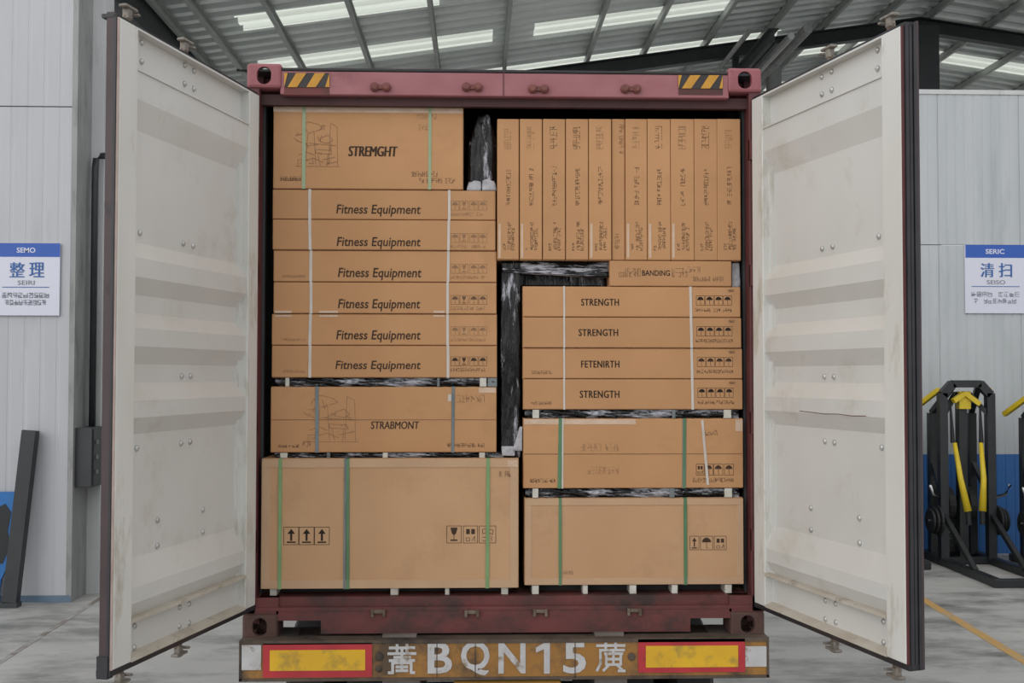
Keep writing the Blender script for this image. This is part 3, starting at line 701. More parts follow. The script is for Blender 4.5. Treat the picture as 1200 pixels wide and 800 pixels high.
# six flat cartons
BY = [(223, 258), (258, 294), (294, 331), (331, 368), (368, 405), (405, 442.5)]
BX = [(319, 581), (319, 581), (320, 582), (320, 582), (318, 582.5), (318, 582.5)]
TX = [(394, 240, 493, 253.5), (394.5, 278, 493, 291.5), (396, 314, 494, 328), (396, 350.5, 492.5, 364.5), (394, 387, 493, 401), (393, 422.5, 493, 435.5)]
SB1 = [(363, 363), (363, 363.5), (364.5, 364), (364.5, 364.5), (364, 363), (363.5, 363)]
SB2 = [(526.5, 526.5), (526, 525.5), (525.5, 525), (524.5, 524.5), (524.5, 524.5), (525, 525)]
prev = None
for i in (5, 4, 3, 2, 1, 0):
    r = .085+(.004, -.004, .003, 0, .005, -.003)[i]
    t, bb = carton(BX[i][0], BY[i][0], BX[i][1], BY[i][1], r, 'flat brown carton lettered Fitness Equipment, %s in its stack of six' % ORD[i], group='Fitness Equipment cartons', snap=prev)
    if i == 5: Bbase = bb[2]
    if i == 0: Btop = bb[3]
    prev = bb[3]
    strap_at(t, SB1[i][0], BY[i][0], .0135, bb, r, 'strap_white', SB1[i][1], BY[i][1]); strap_at(t, SB2[i][0], BY[i][0], .0125, bb, r, 'strap_white', SB2[i][1], BY[i][1])
    mb = MB(); text_px(mb, 'Fitness Equipment', *TX[i], r-INK, bold=.014, shear=.14); part('printed_text', mb, 'ink', t)
    ty = TX[i][1]; ink = 'ink' if i == 5 else 'ink_mid' if i in (3,) else 'ink_faded'
    mb = MB()
    for k in range(4): icon(mb, ('umbrella', 'glass', 'umbrella', 'umbrella')[k], 528.5+k*10.5+(1 if k > 1 else 0), ty-4.5, 538+k*10.5+(1 if k > 1 else 0), ty+6.0, r-INK, .0014)
    pseudo_row(mb, 528, ty+9, 569, ty+12.5, r-INK, 15, RNG, .0012); part('handling_marks', mb, ink, t)
    if i in (3, 4):
        for xa_, xb_ in ((322, 342), (374, 396), (508, 521)): tape_px(t, xa_, BY[i][1]-4 if i == 3 else BY[i][0]+1, xb_, BY[i][1]-1.5 if i == 3 else BY[i][0]+3, r)  # pale tape bits that draw the white shine along the carton edges
    if i in (2, 4, 5): mb = MB(); pseudo_row(mb, 331, BY[i][1]-9, 358, BY[i][1]-6, r-INK, 12, RNG, .0012); part('printed_text', mb, 'ink_faded', t)
# lower strapped carton on the left
rC = .08
t, bb = carton(316.5, 453, 582, 530.5, rC, 'wide brown carton with machine drawing and grey straps, on the largest carton'); Cb = bb
mb = MB(); c0 = at(317, 491.7, rC).z; mb.box(bb[0]+.004, bb[1]-.004, rC-.0012, rC+.003, c0-.0015, c0+.0015); part('flap_seam', mb, 'cardboard_seam', t)
strap_at(t, 371.5, 455, .017, bb, rC, 'strap_grey', 371.5, 528); strap_at(t, 531.3, 455, .015, bb, rC, 'strap_grey', 530.5, 528)
mb = MB(); text_px(mb, 'STRABMONT', 434.5, 493.5, 491, 502.5, rC-INK, dbl=1, shear=.1); part('printed_text', mb, 'ink', t)
mb = MB(); machine_drawing(mb, 354, 463, 424, 521, rC-INK, .0018, 8); part('line_drawing', mb, 'ink_faded', t)
mb = MB(); pseudo_row(mb, 326, 521, 351, 524, rC-INK, 14, RNG, .0016); part('printed_text', mb, 'ink_mid', t); mb = MB(); pseudo_row(mb, 355, 517, 365, 523, rC-INK, 3, RNG, .0016); part('printed_text', mb, 'ink_mid', t)
mb = MB(); pseudo_row(mb, 524, 519.5, 568, 523.5, rC-INK, 17, RNG, .0018); part('printed_text', mb, 'ink_mid', t); mb = MB(); pseudo_row(mb, 535, 463, 569, 471, rC-INK, 6, RNG, .0014); part('printed_text', mb, 'ink_mid', t)
tape_px(t, 561, 454, 581, 460, rC); tape_px(t, 525, 462, 529, 470, rC, 'strap_white')
# biggest carton, bottom left
rD = .035
t, bb = carton(305, 537, 608, 690.5, rD, 'largest plain carton with up arrows, on the container floor', 'cardboard_dull', 1.2, bevel=.008); Db = bb
def edge_boards(t, bb, r, w=.042, m='cardboard_edge', sides='lrtb'):
    for s in sides:
        mb = MB()
        if s == 'l': mb.box(bb[0]+.003, bb[0]+w, r-.002, r+.004, bb[2]+.003, bb[3]-.003)
        if s == 'r': mb.box(bb[1]-w, bb[1]-.003, r-.002, r+.004, bb[2]+.003, bb[3]-.003)
        if s == 't': mb.box(bb[0]+.003, bb[1]-.003, r-.003, r+.004, bb[3]-w, bb[3]-.003)
        if s == 'b': mb.box(bb[0]+.003, bb[1]-.003, r-.003, r+.004, bb[2]+.003, bb[2]+w)
        part('edge_board', mb, m, t, bevel=.001)
edge_boards(t, bb, rD)
strap_at(t, 328.5, 545, .016, bb, rD-.003, 'strap_green', 327.5, 688); strap_at(t, 404.8, 545, .010, bb, rD-.003, 'strap_grey', 403.5, 688); strap_at(t, 407.5, 545, .014, bb, rD-.0045, 'strap_dark_green', 407.5, 688); strap_at(t, 572, 545, .017, bb, rD-.003, 'strap_green', 571, 688)
mb = MB()
for k in range(3): icon(mb, 'up', 332.5+k*18, 617.5, 350+k*18, 638, rD-INK)
part('handling_marks', mb, 'ink_black', t)
mb = MB()
for k, kd in enumerate(('glass', 'stack', 'hand')): icon(mb, kd, (523.5, 543, 561.5)[k], 616, (540.5, 559.5, 581)[k], 636, rD-INK)
part('handling_marks', mb, 'ink', t)
mb = MB(); pseudo_row(mb, 584, 552, 600, 558, rD-.004, 4, RNG, .002); part('printed_text', mb, 'ink_mid', t)
tape_px(t, 595, 539, 607, 547, rD-.003)
# bottom right carton
rH = .05
t, bb = carton(614.5, 583, 871.5, 686, rH, 'plain brown carton with two dark green straps, on the container floor', 'cardboard_dull', 1.1, bevel=.008); Hb = bb
edge_boards(t, bb, rH, .034, sides='lrtb')
strap_at(t, 656.5, 590, .013, bb, rH-.003, 'strap_dark_green'); strap_at(t, 803, 590, .015, bb, rH-.003, 'strap_dark_green', 803.5, 684)
mb = MB()
for k, kd in enumerate(('up', 'umbrella', 'stack')): icon(mb, kd, (808.5, 821, 837)[k], 628, (819, 835, 851)[k], 644, rH-INK)
part('handling_marks', mb, 'ink', t)
mb = MB(); pseudo_row(mb, 660, 669, 672, 673, rH-INK, 4, RNG, .0015); part('printed_text', mb, 'ink_mid', t)
# strapped carton with the mid seam
rG = .06
t, bb = carton(613, 490, 871, 572.5, rG, 'brown taped carton with mid seam, on the carton with dark green straps'); Gb = bb
mb = MB(); c0 = at(617, 531.8, rG).z; mb.box(bb[0]+.004, bb[1]-.004, rG-.0012, rG+.003, c0-.0018, c0+.0018); part('flap_seam', mb, 'cardboard_seam', t)
strap_at(t, 657, 492, .018, bb, rG, 'strap_dark_green', 655.5, 570); strap_at(t, 659.6, 492, .007, bb, rG-.001, 'strap_white', 659.2, 570)
strap_at(t, 802, 492, .018, bb, rG, 'strap_grey', 801.5, 570); strap_at(t, 802.5, 535, .012, bb, rG-.001, 'strap_dark_green', 801.5, 570)
mb = MB(); p = at(822.8, 492, rG); q = at(829.5, 568, rG); mb.prism([(p.x-.006, rG-.003, p.z), (q.x-.006, rG-.003, q.z), (q.x+.006, rG-.003, q.z), (p.x+.006, rG-.003, p.z)], (0, .004, 0)); part('tape_strip', mb, 'strap_white', t)
tape_px(t, 614, 491, 745, 497, rG); tape_px(t, 862, 491, 870, 505, rG)
mb = MB()
for k in range(4): icon(mb, ('stack', 'umbrella', 'umbrella', 'umbrella')[k], (816, 826, 836.5, 849)[k], 543.5, (825, 835.5, 847, 859.5)[k], 556.5, rG-INK, .0018)
pseudo_row(mb, 812, 560, 860, 564.5, rG-INK, 16, RNG, .0016); part('handling_marks', mb, 'ink', t)
mb = MB(); pseudo_row(mb, 680, 520, 726, 528, rG-INK, 11, RNG, .0016); part('printed_text', mb, 'ink_faded', t); mb = MB(); pseudo_row(mb, 688, 547, 726, 555, rG-INK, 8, RNG, .0016); part('printed_text', mb, 'ink_faded', t)
mb = MB(); pseudo_row(mb, 621.5, 561, 651, 565, rG-INK, 13, RNG, .0016); part('printed_text', mb, 'ink', t)
mb = MB(); px_strokes(mb, [[(0, .5), (.2, .8), (.3, .3), (.5, .7), (.6, .4), (.9, .9), (1, .2)], [(.1, .2), (.9, .4)]], 822, 503, 841, 512, rG-INK, .0018); part('pen_mark', mb, 'ink_mid', t)
# four STRENGTH cartons
FY = [(336, 372), (372, 408), (408, 444), (444, 480)]; FX = [(612.5, 868), (612.5, 869), (612.5, 870), (613, 870.5)]
FT = [('STRENGTH', 681, 350, 725, 358), ('STRENGTH', 678, 385.5, 724, 393.5), ('FETENIRTH', 681, 422.5, 725.5, 430.5), ('STRENGTH', 679.5, 457.5, 725.5, 466)]
FW = ('topmost', 'second', 'third', 'lowest')
prev = None
for i in (3, 2, 1, 0):
    r = .066+(.003, -.003, .004, 0)[i]
    t, bb = carton(FX[i][0], FY[i][0], FX[i][1], FY[i][1], r, 'flat brown carton lettered in plain capitals, %s in its stack of four' % FW[i], group='cartons in the stack of four', snap=prev)
    if i == 3: Fbase = bb[2]
    if i == 0: Ftop = bb[3]; Fb = bb
    prev = bb[3]
    strap_at(t, 661, FY[i][0], .0085, bb, r, 'strap_white', 661.3, FY[i][1]); strap_at(t, 809+i*.7, FY[i][0], .012, bb, r, 'strap_white', 809.7+i*.7, FY[i][1])
    s, x0, y0, x1, y1 = FT[i]; mb = MB(); text_px(mb, s, x0, y0, x1, y1, r-INK, bold=.004, spacing=1.1, dbl=1); part('printed_text', mb, 'ink_black', t)
    mb = MB()
    for k in range(4):
        xo = 816+k*10.6+(i*.6); icon(mb, 'umbrella', xo, FY[i][0]+10.5, xo+9.6, FY[i][0]+21.5, r-INK, .0016)
    pseudo_row(mb, 814.5+i, FY[i][0]+25.5, 858+i, FY[i][0]+29, r-INK, 16, RNG, .0014); part('handling_marks', mb, 'ink_black' if i in (0, 1, 3) else 'ink', t)
    mb = MB(); px_strokes(mb, [[(0, .3), (.3, .9), (.6, .2), (1, .8)], [(0, .7), (1, .2)], [(.2, 0), (.8, 1)]], 853+i*.5, FY[i][0]+2.5, 860+i*.5, FY[i][0]+6.5, r-INK, .0022); part('pen_mark', mb, 'ink_mid', t)
    if i in (2, 3): mb = MB(); pseudo_row(mb, 623, FY[i][1]-9.5, 647, FY[i][1]-6, r-INK, 11, RNG, .0013); part('printed_text', mb, 'ink_mid', t)
# thin carton under the upright row
rE = .07
t, bb = carton(714.5, 305.5, 857.5, 335.5, rE, 'short thin brown carton lying under the row of upright cartons', snap=Ftop); Eb = bb
mb = MB(); pseudo_row(mb, 725.5, 314.5, 751, 324, rE-INK, 8, RNG, .0016); part('printed_text', mb, 'ink_mid', t)
mb = MB(); text_px(mb, 'BANDING', 752.5, 316.5, 785, 323, rE-INK, bold=.012); part('printed_text', mb, 'ink_black', t)
mb = MB(); pseudo_row(mb, 784, 314.5, 806, 324, rE-INK, 6, RNG, .0018); part('printed_text', mb, 'ink_mid', t)
mb = MB(); pseudo_row(mb, 806, 313, 822, 319, rE-INK, 5, RNG, .0014); part('printed_text', mb, 'ink_mid', t)
mb = MB(); pseudo_row(mb, 812, 324.5, 848, 329, rE-INK, 14, RNG, .0016); part('printed_text', mb, 'ink_mid', t)
# eleven upright cartons
VX = [582.3, 608.6, 635.8, 662.8, 689.8, 716.8, None, 758.6, 786, 813.6, 840.7, 868]
NUM = ('first', 'second', 'third', 'fourth', 'fifth', 'sixth', 'seventh', 'eighth', 'ninth', 'tenth', 'eleventh')
rV = .07
for i in range(11):
    r = rV+RNG.uniform(-.003, .003)
    xa0 = VX[i] if i != 6 else 732.8; xb0 = VX[i+1] if i != 5 else 732.5
    lab = 'narrow upright brown carton, %s from the black wrapped bundle in its row' % NUM[i]
    if i == 5: lab = 'slimmest upright carton, squeezed sixth from the black wrapped bundle in its row'
    if i == 5: r = rV+.012
    t, bb = carton(xa0+.25, 138.8, xb0-.25, 304.5, r, lab, group='upright cartons in the top row', snap=Eb[3], bevel=.008)
    w = xb0-xa0; x = xa0
    if i == 5:
        mb = MB(); pseudo_row(mb, x+9, 146, x+14, 180, r-INK, 10, RNG, .0014, True); part('printed_text', mb, 'ink_mid', t); mb = MB(); pseudo_row(mb, x+4, 274, x+9, 293, r-INK, 6, RNG, .0014, True); part('printed_text', mb, 'ink_mid', t); continue
    mb = MB(); pseudo_row(mb, x+w*.33, 148, x+w*.62, 175, r-INK, 8, RNG, .0015, True); part('handling_marks', mb, 'ink' if i in (2, 3, 7, 9) else 'ink_mid' if i in (8,) else 'ink_faded', t)
    mb = MB(); pseudo_row(mb, x+w*.43, 197+RNG.uniform(-2, 2), x+w*.60, 241, r-INK, 13, RNG, .0018, True, 3); part('printed_text', mb, 'ink_black' if i in (6, 7, 2) else 'ink', t)
    mb = MB(); pseudo_row(mb, x+w*.48, 260, x+w*.62, 293, r-INK, 11, RNG, .0015, True); part('printed_text', mb, 'ink', t); mb = MB(); pseudo_row(mb, x+w*.66, 267, x+w*.78, 294, r-INK, 10, RNG, .0014, True); part('printed_text', mb, 'ink', t); mb = MB(); pseudo_row(mb, x+w*.28, 285, x+w*.38, 294, r-INK, 3, RNG, .0014, True); part('printed_text', mb, 'ink', t)
    if i in (0, 1, 4, 6, 7, 8): mb = MB(); a = at(x+2, 302, r); b = at(x+4.5, 262, r); mb.box(a.x, b.x, r-.0008, r+.002, a.z, b.z); part('tape', mb, 'tape', t)

# --- pallets wrapped in black film between the layers
def pallet(x0, x1, zlo, zhi, r, blocks, label, film='film_black_flat', bw=14):
    zc = (zlo+zhi)/2; c = at((x0+x1)/2, 500, r); t = thing('pallet', label, 'pallet', (c.x, r+.45, zlo))
    a = at(x0, 500, r).x; b = at(x1, 500, r).x; h = zhi-zlo
    mb = MB(); n = 60; rows = 7
    base = len(mb.v)
    for k in range(rows+1):
        for i in range(n+1):
            x = a+(b-a)*i/n; v = k/rows
            yy = r+.016+.010*math.sin(i*1.3+k*1.7)*math.sin(i*.37+2)+.006*math.sin(i*2.9+k*.8)-.012*math.sin(math.pi*v)
            mb.v.append((x, yy, zlo+h*v))
    for k in range(rows):
        for i in range(n): mb.f.append((base+k*(n+1)+i, base+k*(n+1)+i+1, base+(k+1)*(n+1)+i+1, base+(k+1)*(n+1)+i))
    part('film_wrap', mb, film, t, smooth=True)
    mb = MB(); mb.box(a+.002, b-.002, r+.035, r+.9, zlo, zhi); part('runner', mb, 'chassis_black', t)
    for x, w, m in blocks:
        p = at(x, 500, r-.006); hw = w/2/250; mb = MB(); mb.box(p.x-hw, p.x+hw, r-.004, r+.06, zlo, zhi); part('block', mb, m, t, bevel=.002)
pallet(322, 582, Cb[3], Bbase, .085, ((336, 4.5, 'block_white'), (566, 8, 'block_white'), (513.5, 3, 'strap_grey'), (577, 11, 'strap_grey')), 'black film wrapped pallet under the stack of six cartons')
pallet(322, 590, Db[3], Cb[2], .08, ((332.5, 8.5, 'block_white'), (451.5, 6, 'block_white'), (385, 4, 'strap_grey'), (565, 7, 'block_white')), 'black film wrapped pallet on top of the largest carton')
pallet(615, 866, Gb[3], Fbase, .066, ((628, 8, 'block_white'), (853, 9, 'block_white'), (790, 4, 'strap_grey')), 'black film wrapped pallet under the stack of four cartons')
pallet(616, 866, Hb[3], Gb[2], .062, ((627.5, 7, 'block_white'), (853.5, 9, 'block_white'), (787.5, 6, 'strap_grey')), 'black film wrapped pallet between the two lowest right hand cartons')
def skid(bb, r, xs, label):
    t = thing('skid', label, 'pallet', ((bb[0]+bb[1])/2, r+.5, zfl))
    mb = MB(); mb.box(bb[0]+.03, bb[1]-.03, r+.10, r+1.0, zfl, bb[2]); part('runner', mb, 'chassis_black', t)
    for x, w in xs:
        p = at(x, 690, r); hw = w/2/250; mb = MB(); mb.box(p.x-hw, p.x+hw, r+.004, r+.12, zfl, bb[2]); part('block', mb, 'block_white', t, bevel=.002)
skid(Db, .05, ((320, 8), (462, 9), (524, 5), (591.5, 8)), 'dark skid with white blocks below the largest carton')
skid(Hb, .05, ((627.5, 8), (686, 6), (742, 8), (791, 7), (854, 8)), 'dark skid with white blocks below the dark green strapped carton')

# --- black film bundles
def lumpy_box(mb, x0, x1, y0, y1, z0, z1, nx, ny, nz, amp, seed, taper=None):
    rg = random.Random(seed); ph = [rg.uniform(0, 6.28) for _ in range(12)]
    def disp(p):
        x, y, z = p; s = 0
        for k in range(4): s += math.sin(x*(18+17*k)+ph[k])*math.sin(z*(9+13*k)+ph[k+4])*math.sin(y*(11+7*k)+ph[k+8])/(k+1)
        return s
    bm = bmesh.new(); V = {}
    def vert(i, j, k):
        if (i, j, k) not in V:
            u, v, w = i/nx, j/ny, k/nz
            x = x0+(x1-x0)*u; y = y0+(y1-y0)*v; z = z0+(z1-z0)*w
            if taper: x, y, z = taper(u, v, w, x, y, z)
            c = Vector(((x0+x1)/2, (y0+y1)/2, z)); d = Vector((x, y, z))-c
            d = d.normalized() if d.length > 1e-6 else Vector((0, 0, 1))
            p = Vector((x, y, z)); p += d*amp*disp(p)
            V[(i, j, k)] = len(mb.v); mb.v.append(tuple(p))
        return V[(i, j, k)]
    for i in range(nx):
        for k in range(nz):
            for j in (0, ny): mb.f.append((vert(i, j, k), vert(i+1, j, k), vert(i+1, j, k+1), vert(i, j, k+1)))
    for j in range(ny):
        for k in range(nz):
            for i in (0, nx): mb.f.append((vert(i, j, k), vert(i, j+1, k), vert(i, j+1, k+1), vert(i, j, k+1)))
    for i in range(nx):
        for j in range(ny):
            for k in (0, nz): mb.f.append((vert(i, j, k), vert(i+1, j, k), vert(i+1, j+1, k), vert(i, j+1, k)))
    bm.free()
# upper bundle
rB = .12; a = at(548, 221.5, rB); b = at(580.5, 133, rB)
t = thing('wrapped_bundle', 'black plastic film bundle standing beside the large carton with green straps', 'bundle', ((a.x+b.x)/2, rB+.2, Btop))
def tp(u, v, w, x, y, z):
    cx = (a.x+b.x)/2; k = 1-.55*max(0, w-.62)/.38 if w > .62 else 1
    return cx+(x-cx)*k+.012*w*(1 if u > .5 else .6), y+.05*max(0, w-.6)+(.02 if u in (0, 1) and v == 0 else 0), z
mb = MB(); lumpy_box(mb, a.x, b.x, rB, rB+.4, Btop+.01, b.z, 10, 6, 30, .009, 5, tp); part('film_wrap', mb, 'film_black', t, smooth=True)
for x0, x1, y0, s in ((546.5, 563, 203, 9), (566, 581, 202, 12)):
    p = at(x0, 221, rB-.02); q = at(x1, y0, rB-.02); mb = MB(); lumpy_box(mb, p.x, q.x, rB-.02, rB+.10, Btop, q.z, 7, 4, 8, .010, s, lambda u, v, w, x, y, z, A=p.x, D=q.x-p.x, S=s: (A+D*(.5+(u-.5)*(1-.45*w*w)+(.12*w if S == 9 else -.1*w)), y+.05*w*w, z-.03*abs(u-.45)*w)); part('padding', mb, 'foam_white', t, smooth=True)
# L shaped bundle
rL = .10; a = at(587, 530, rL); b = at(611, 310, rL); c = at(713.5, 333, rL)
zl = at(600, 306.5, rL).z; t = thing('wrapped_bundle', 'tall black film wrapped frame between the two columns of cartons', 'bundle', ((a.x+b.x)/2, rL+.2, Db[3]))
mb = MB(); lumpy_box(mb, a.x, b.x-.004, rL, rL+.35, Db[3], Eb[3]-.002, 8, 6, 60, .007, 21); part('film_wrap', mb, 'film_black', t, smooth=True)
def tp2(u, v, w, x, y, z): return x, y+.03*w, z-(.02*u*(1-w))
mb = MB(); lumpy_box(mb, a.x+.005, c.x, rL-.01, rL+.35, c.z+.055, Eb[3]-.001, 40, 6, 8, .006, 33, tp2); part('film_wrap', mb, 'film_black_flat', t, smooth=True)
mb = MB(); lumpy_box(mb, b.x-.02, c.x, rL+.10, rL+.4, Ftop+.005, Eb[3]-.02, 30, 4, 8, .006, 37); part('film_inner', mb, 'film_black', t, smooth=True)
for x0, x1, y0, y1, s in ((601, 612, 500, 528, 4), (588, 603, 523, 534, 6)):
    p = at(x0, y1, rL-.03); q = at(x1, y0, rL-.03)
    def tp3(u, v, w, x, y, z, cx=p.x, dx=q.x-p.x): return cx+dx*(1-(1-u)*(1-.75*w)) if s == 4 else x, y, z
    mb = MB(); lumpy_box(mb, p.x, q.x, rL-.03, rL+.02, p.z, q.z, 6, 3, 8, .004, s, tp3); part('padding', mb, 'foam_white', t, smooth=True)
# scrap of film by the short carton
p = at(858, 334, .1); q = at(867, 308, .1)
mb = MB(); lumpy_box(mb, p.x, q.x, .10, .22, Ftop, q.z, 6, 4, 12, .006, 50)
single('film_scrap', mb, 'foam_white', 'crumpled clear film stuffed beside the short thin carton', 'film', ((p.x+q.x)/2, .16, Ftop), smooth=True)

# ================================================================== signs and things along the walls
def sign(x0, y0, x1, y1, Y, big, head, small, label, hx, bx, sx, seed):
    rg = random.Random(seed); a = at(x0, y1, Y); b = at(x1, y0, Y); t = thing('wall_sign', label, 'sign', ((a.x+b.x)/2, Y, a.z))
    mb = MB(); mb.box(a.x, b.x, Y, Y+.02, a.z, b.z); part('sign_board', mb, 'sign_white', t, bevel=.002)
    H = y1-y0; mb = MB(); pxbox(mb, x0, y0, x1, y0+H*.185, Y-.002, .004); part('header_band', mb, 'sign_blue', t)
    yy = Y-.0035; mb = MB(); text_px(mb, head, hx[0], y0+H*.06, hx[1], y0+H*.13, yy, bold=.02); part('lettering', mb, 'sign_white', t)
    for ch, (cx0, cx1) in zip(big, bx): mb = MB(); text_px(mb, ch, cx0, y0+H*.265, cx1-.8, y0+H*.47, yy, dbl=1); part('lettering', mb, 'sign_text_blue', t)
    mb = MB(); text_px(mb, small, sx[0], y0+H*.515, sx[1], y0+H*.575, yy); part('lettering', mb, 'sign_text_grey', t)
    mb = MB(); pxbox(mb, sx[0]-18, y0+H*.604, sx[1]+17, y0+H*.612, Y-.002, .003); part('rule_line', mb, 'sign_text_blue', t)
    mb = MB(); pseudo_row(mb, sx[0]-18, y0+H*.69, sx[1]+18, y0+H*.75, yy, 9, rg, .006, dens=7); pseudo_row(mb, sx[0]-15, y0+H*.79, sx[1]+14, y0+H*.85, yy, 9, rg, .006, dens=7); part('lettering', mb, 'sign_text_grey', t)
sign(-5, 285, 70.5, 369.5, YL-.03, '整理', 'SEMO', 'SEIRI', 'white and blue sign reading 整理 on the white ribbed wall', (19.5, 41.5), ((11, 29), (34, 52)), (20.5, 40.5), 3)
sign(1131.5, 287, 1206, 367, YR-.03, '清扫', 'SERIC', 'SEISO', 'white and blue sign reading 清扫 on the grey partition', (1155, 1177), ((1149, 1165), (1170.5, 1186)), (1156.5, 1178), 4)
# blue board leaning at the wall
a = at(-60, 690, YL-.05); b = at(19, 576, YL-.05)
t = thing('blue_board', 'blue painted board with a black shape against the white wall', 'board', ((a.x+b.x)/2, YL-.05, .0))
mb = MB(); mb.prism([(a.x, YL-.06, .0), (b.x-.17, YL-.06, .0), (b.x-.14, YL-.06, .24), (b.x, YL-.06, .55), (b.x, YL-.06, b.z), (a.x, YL-.06, b.z)], (0, .03, 0)); part('board', mb, 'board_blue', t)
mb = MB(); mb.prism([at(x, y, YL-.064) for x, y in ((-5, 596), (6, 590), (13, 600), (9, 622), (12, 640), (3, 660), (-8, 662))], (0, .003, 0)); part('black_shape', mb, 'gym_black', t)
# leaning steel beam
p0 = ground(12.5, 711); p1 = at(36, 504, YL-.09)
t = thing('steel_beam', 'dark square steel beam leaning against the white ribbed wall', 'beam', (p0.x, p0.y, 0))
mb = MB(); mb.bar((p0.x, p0.y, .045), p1, .15, .10, up=(0, 1, 0)); part('beam', mb, 'steel_black', t, bevel=.006)
mb = MB(); mb.box(p0.x-.085, p0.x+.085, p0.y-.06, p0.y+.06, 0, .05); part('foot_plate', mb, 'steel_dark', t)
# switch box and conduit on the wall end
zb0, zb1 = at(98, 571, YL+.05).z, at(98, 501, YL+.05).z
t = thing('switch_box', 'black electrical switch box on the end of the white wall', 'switch box', (xl_edge+.09, YL+.25, zb0))
mb = MB(); mb.box(xl_edge+.004, xl_edge+.18, YL+.05, YL+.42, zb0, zb1); part('cabinet', mb, 'steel_dark', t, bevel=.006)
mb = MB(); mb.box(xl_edge+.178, xl_edge+.192, YL+.07, YL+.40, zb0+.02, zb1-.02); dd = part('cabinet_door', mb, 'gym_black', t, bevel=.003)
for z in (.25, .5, .75):
    mb = MB(); zz = zb0+(zb1-zb0)*z; mb.box(xl_edge+.19, xl_edge+.205, YL+.12, YL+.18, zz-.02, zz+.02); part('latch', mb, 'strap_grey', dd)
zc = at(112, 182, YL+.3).z
mb = MB(); X = xl_edge+.09; mb.tube([(X, YL+.30, zb1-.01), (X, YL+.30, zc-.15), (X, YL+.32, zc-.04), (X+.05, YL+.33, zc), (X+.3, YL+.33, zc)], .035, 10)
part('conduit', mb, 'steel_black', t, smooth=True)

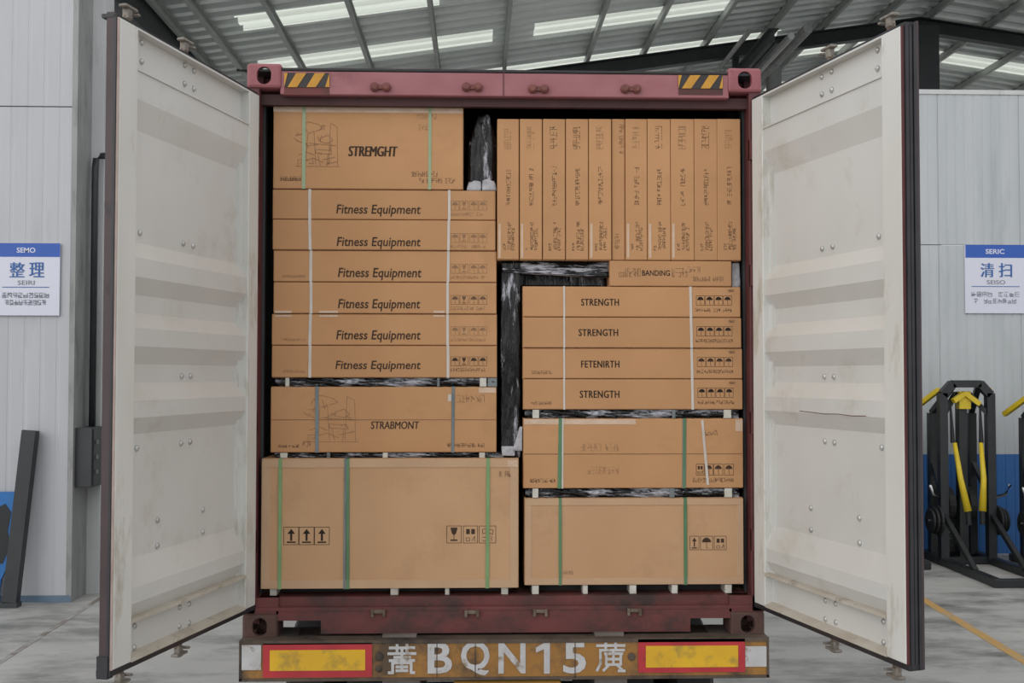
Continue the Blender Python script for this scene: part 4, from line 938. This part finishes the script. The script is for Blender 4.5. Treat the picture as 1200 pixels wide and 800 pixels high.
# ================================================================== gym machines by the partition
def gym(label, base, rot, wide=.62, tall=2.28, front=.65, pegs=True, pads=True):
    t = thing('gym_machine', label, 'gym machine', base, 'gym machines by the partition'); ORG[t.name] = (0, 0, 0); t.rotation_euler = (0, 0, rot)
    w = wide/2; B = .10
    def bars(name, m, *bs):
        for b in bs: mb = MB(); mb.bar(*b); part(name, mb, m, t, bevel=.004)
    for s in (-1, 1):
        mb = MB(); mb.bar((s*w, 0, .06), (s*w, 0, tall-.16), B, B); mb.bar((s*w, 0, tall-.18), (s*(w-.13), 0, tall-.04), B, B, up=(0, 1, 0)); part('upright', mb, 'gym_black', t)
        bars('rear_upright', 'gym_black', ((s*w*.85, .42, .06), (s*w*.85, .42, tall-.42), B, B))
        bars('top_stay', 'gym_black', ((s*w*.85, .42, tall-.42), (s*(w-.14), 0, tall-.06), .07), ((s*w, 0, tall-.45), (s*.08, .10, tall-.16), .06))
        bars('base_rail', 'gym_black', ((s*(w+.02), -front, .05), (s*(w+.02), .6, .05), .10, .09))
        bars('brace', 'gym_black', ((s*w, -front*.6, .08), (s*w, -.02, .62), .06), ((s*w, 0, tall*.36), (s*w*.85, .42, tall*.55), .06))
        mb = MB(); mb.tube([(s*w*.55, -.04, tall*.66), (s*w*.48, -.15, tall*.47), (s*w*.30, -.22, tall*.30)], [.026, .034, .046], 10); part('lever_arm', mb, 'gym_yellow', t, smooth=True)
        mb = MB(); mb.tube([(s*w*.30, -.22, tall*.31), (s*w*.28, -.23, tall*.23)], .032, 10); part('hand_grip', mb, 'gym_pad', t)
        mb = MB(); mb.tube([(s*w*.62, .02, tall*.86), (s*w*.60, -.02, tall*.66)], [.012, .03], 8); part('link_rod', mb, 'gym_pad', t)
        bars('top_arm', 'gym_yellow', ((s*(w+.02), .05, tall-.12), (s*(w+.20), .42, tall-.38), .06, .06))
        if pegs:
            for k in range(3):
                mb = MB(); mb.disc_stack((s*(w+.055+.045*k), .0, .55), (s, 0, 0), [(0, .17-.02*k), (.006, .185-.02*k), (.03, .185-.02*k), (.036, .17-.02*k)], 20); part('weight_plate', mb, 'gym_pad', t)
            mb = MB(); mb.tube([(s*(w-.02), 0, .55), (s*(w+.20), 0, .55)], .022, 8); part('plate_peg', mb, 'chrome', t)
            mb = MB(); mb.tube([(s*w, -.02, .82), (s*(w+.16), -.06, .88), (s*(w+.2), -.1, 1.0)], .02, 8); part('handle', mb, 'chrome', t, smooth=True)
        mb = MB(); mb.disc_stack((s*w*.45, .30, .72), (s, 0, 0), [(-.05, .2), (-.04, .22), (.04, .22), (.05, .2)], 20); part('weight_plate', mb, 'gym_pad', t)
    bars('top_beam', 'gym_black', ((-w+.12, 0, tall-.045), (w-.12, 0, tall-.045), B, .09))
    for y in (-front, .05, .58): bars('cross_foot', 'gym_black', ((-w-.08, y, .05), (w+.08, y, .05), .09, .085))
    bars('centre_post', 'gym_black', ((0, .14, .08), (0, .14, tall-.2), .11, .11))
    bars('pivot_bracket', 'gym_yellow', ((0, .07, tall-.36), (0, .07, tall-.14), .15, .10), ((0, .03, tall-.16), (.17, -.02, tall-.30), .06), ((0, .03, tall-.16), (-.17, -.02, tall-.26), .06))
    if pads:
        mb = MB(); mb.box(-.16, .16, -.50, -.15, .44, .52); part('seat_pad', mb, 'gym_pad', t, bevel=.02)
        mb = MB(); mb.box(-.14, .14, -.05, .05, .58, 1.12); part('back_pad', mb, 'gym_pad', t, bevel=.02)
        bars('seat_post', 'gym_black', ((0, -.33, .05), (0, -.33, .44), .08), ((0, -.33, .40), (0, .12, .50), .06))
    mb = MB(); mb.box(-.13, .13, .24, .38, .12, .62); part('weight_stack', mb, 'gym_pad', t, bevel=.005)
    for y in (.24,):
        for k in range(5): mb = MB(); mb.box(-.132, .132, .236, .384, .20+k*.085, .206+k*.085); part('stack_gap', mb, 'chrome', t)
    return t
g = ground(1107, 662)
gym('tall black gym machine with yellow arms and a flat chamfered top', Vector((g.x+.30, g.y+.02, 0)), .0, .60, 2.29, 1.45, pads=False)
gym('shorter black and yellow gym machine at the door edge side of the chamfered one', Vector((g.x-.60, g.y+.20, 0)), .0, .42, 2.14, .5, pegs=False)
gym('black and yellow gym machine under the sign, base set forward', Vector((g.x+1.30, g.y-.34, 0)), -.06, .60, 2.24, 1.2)
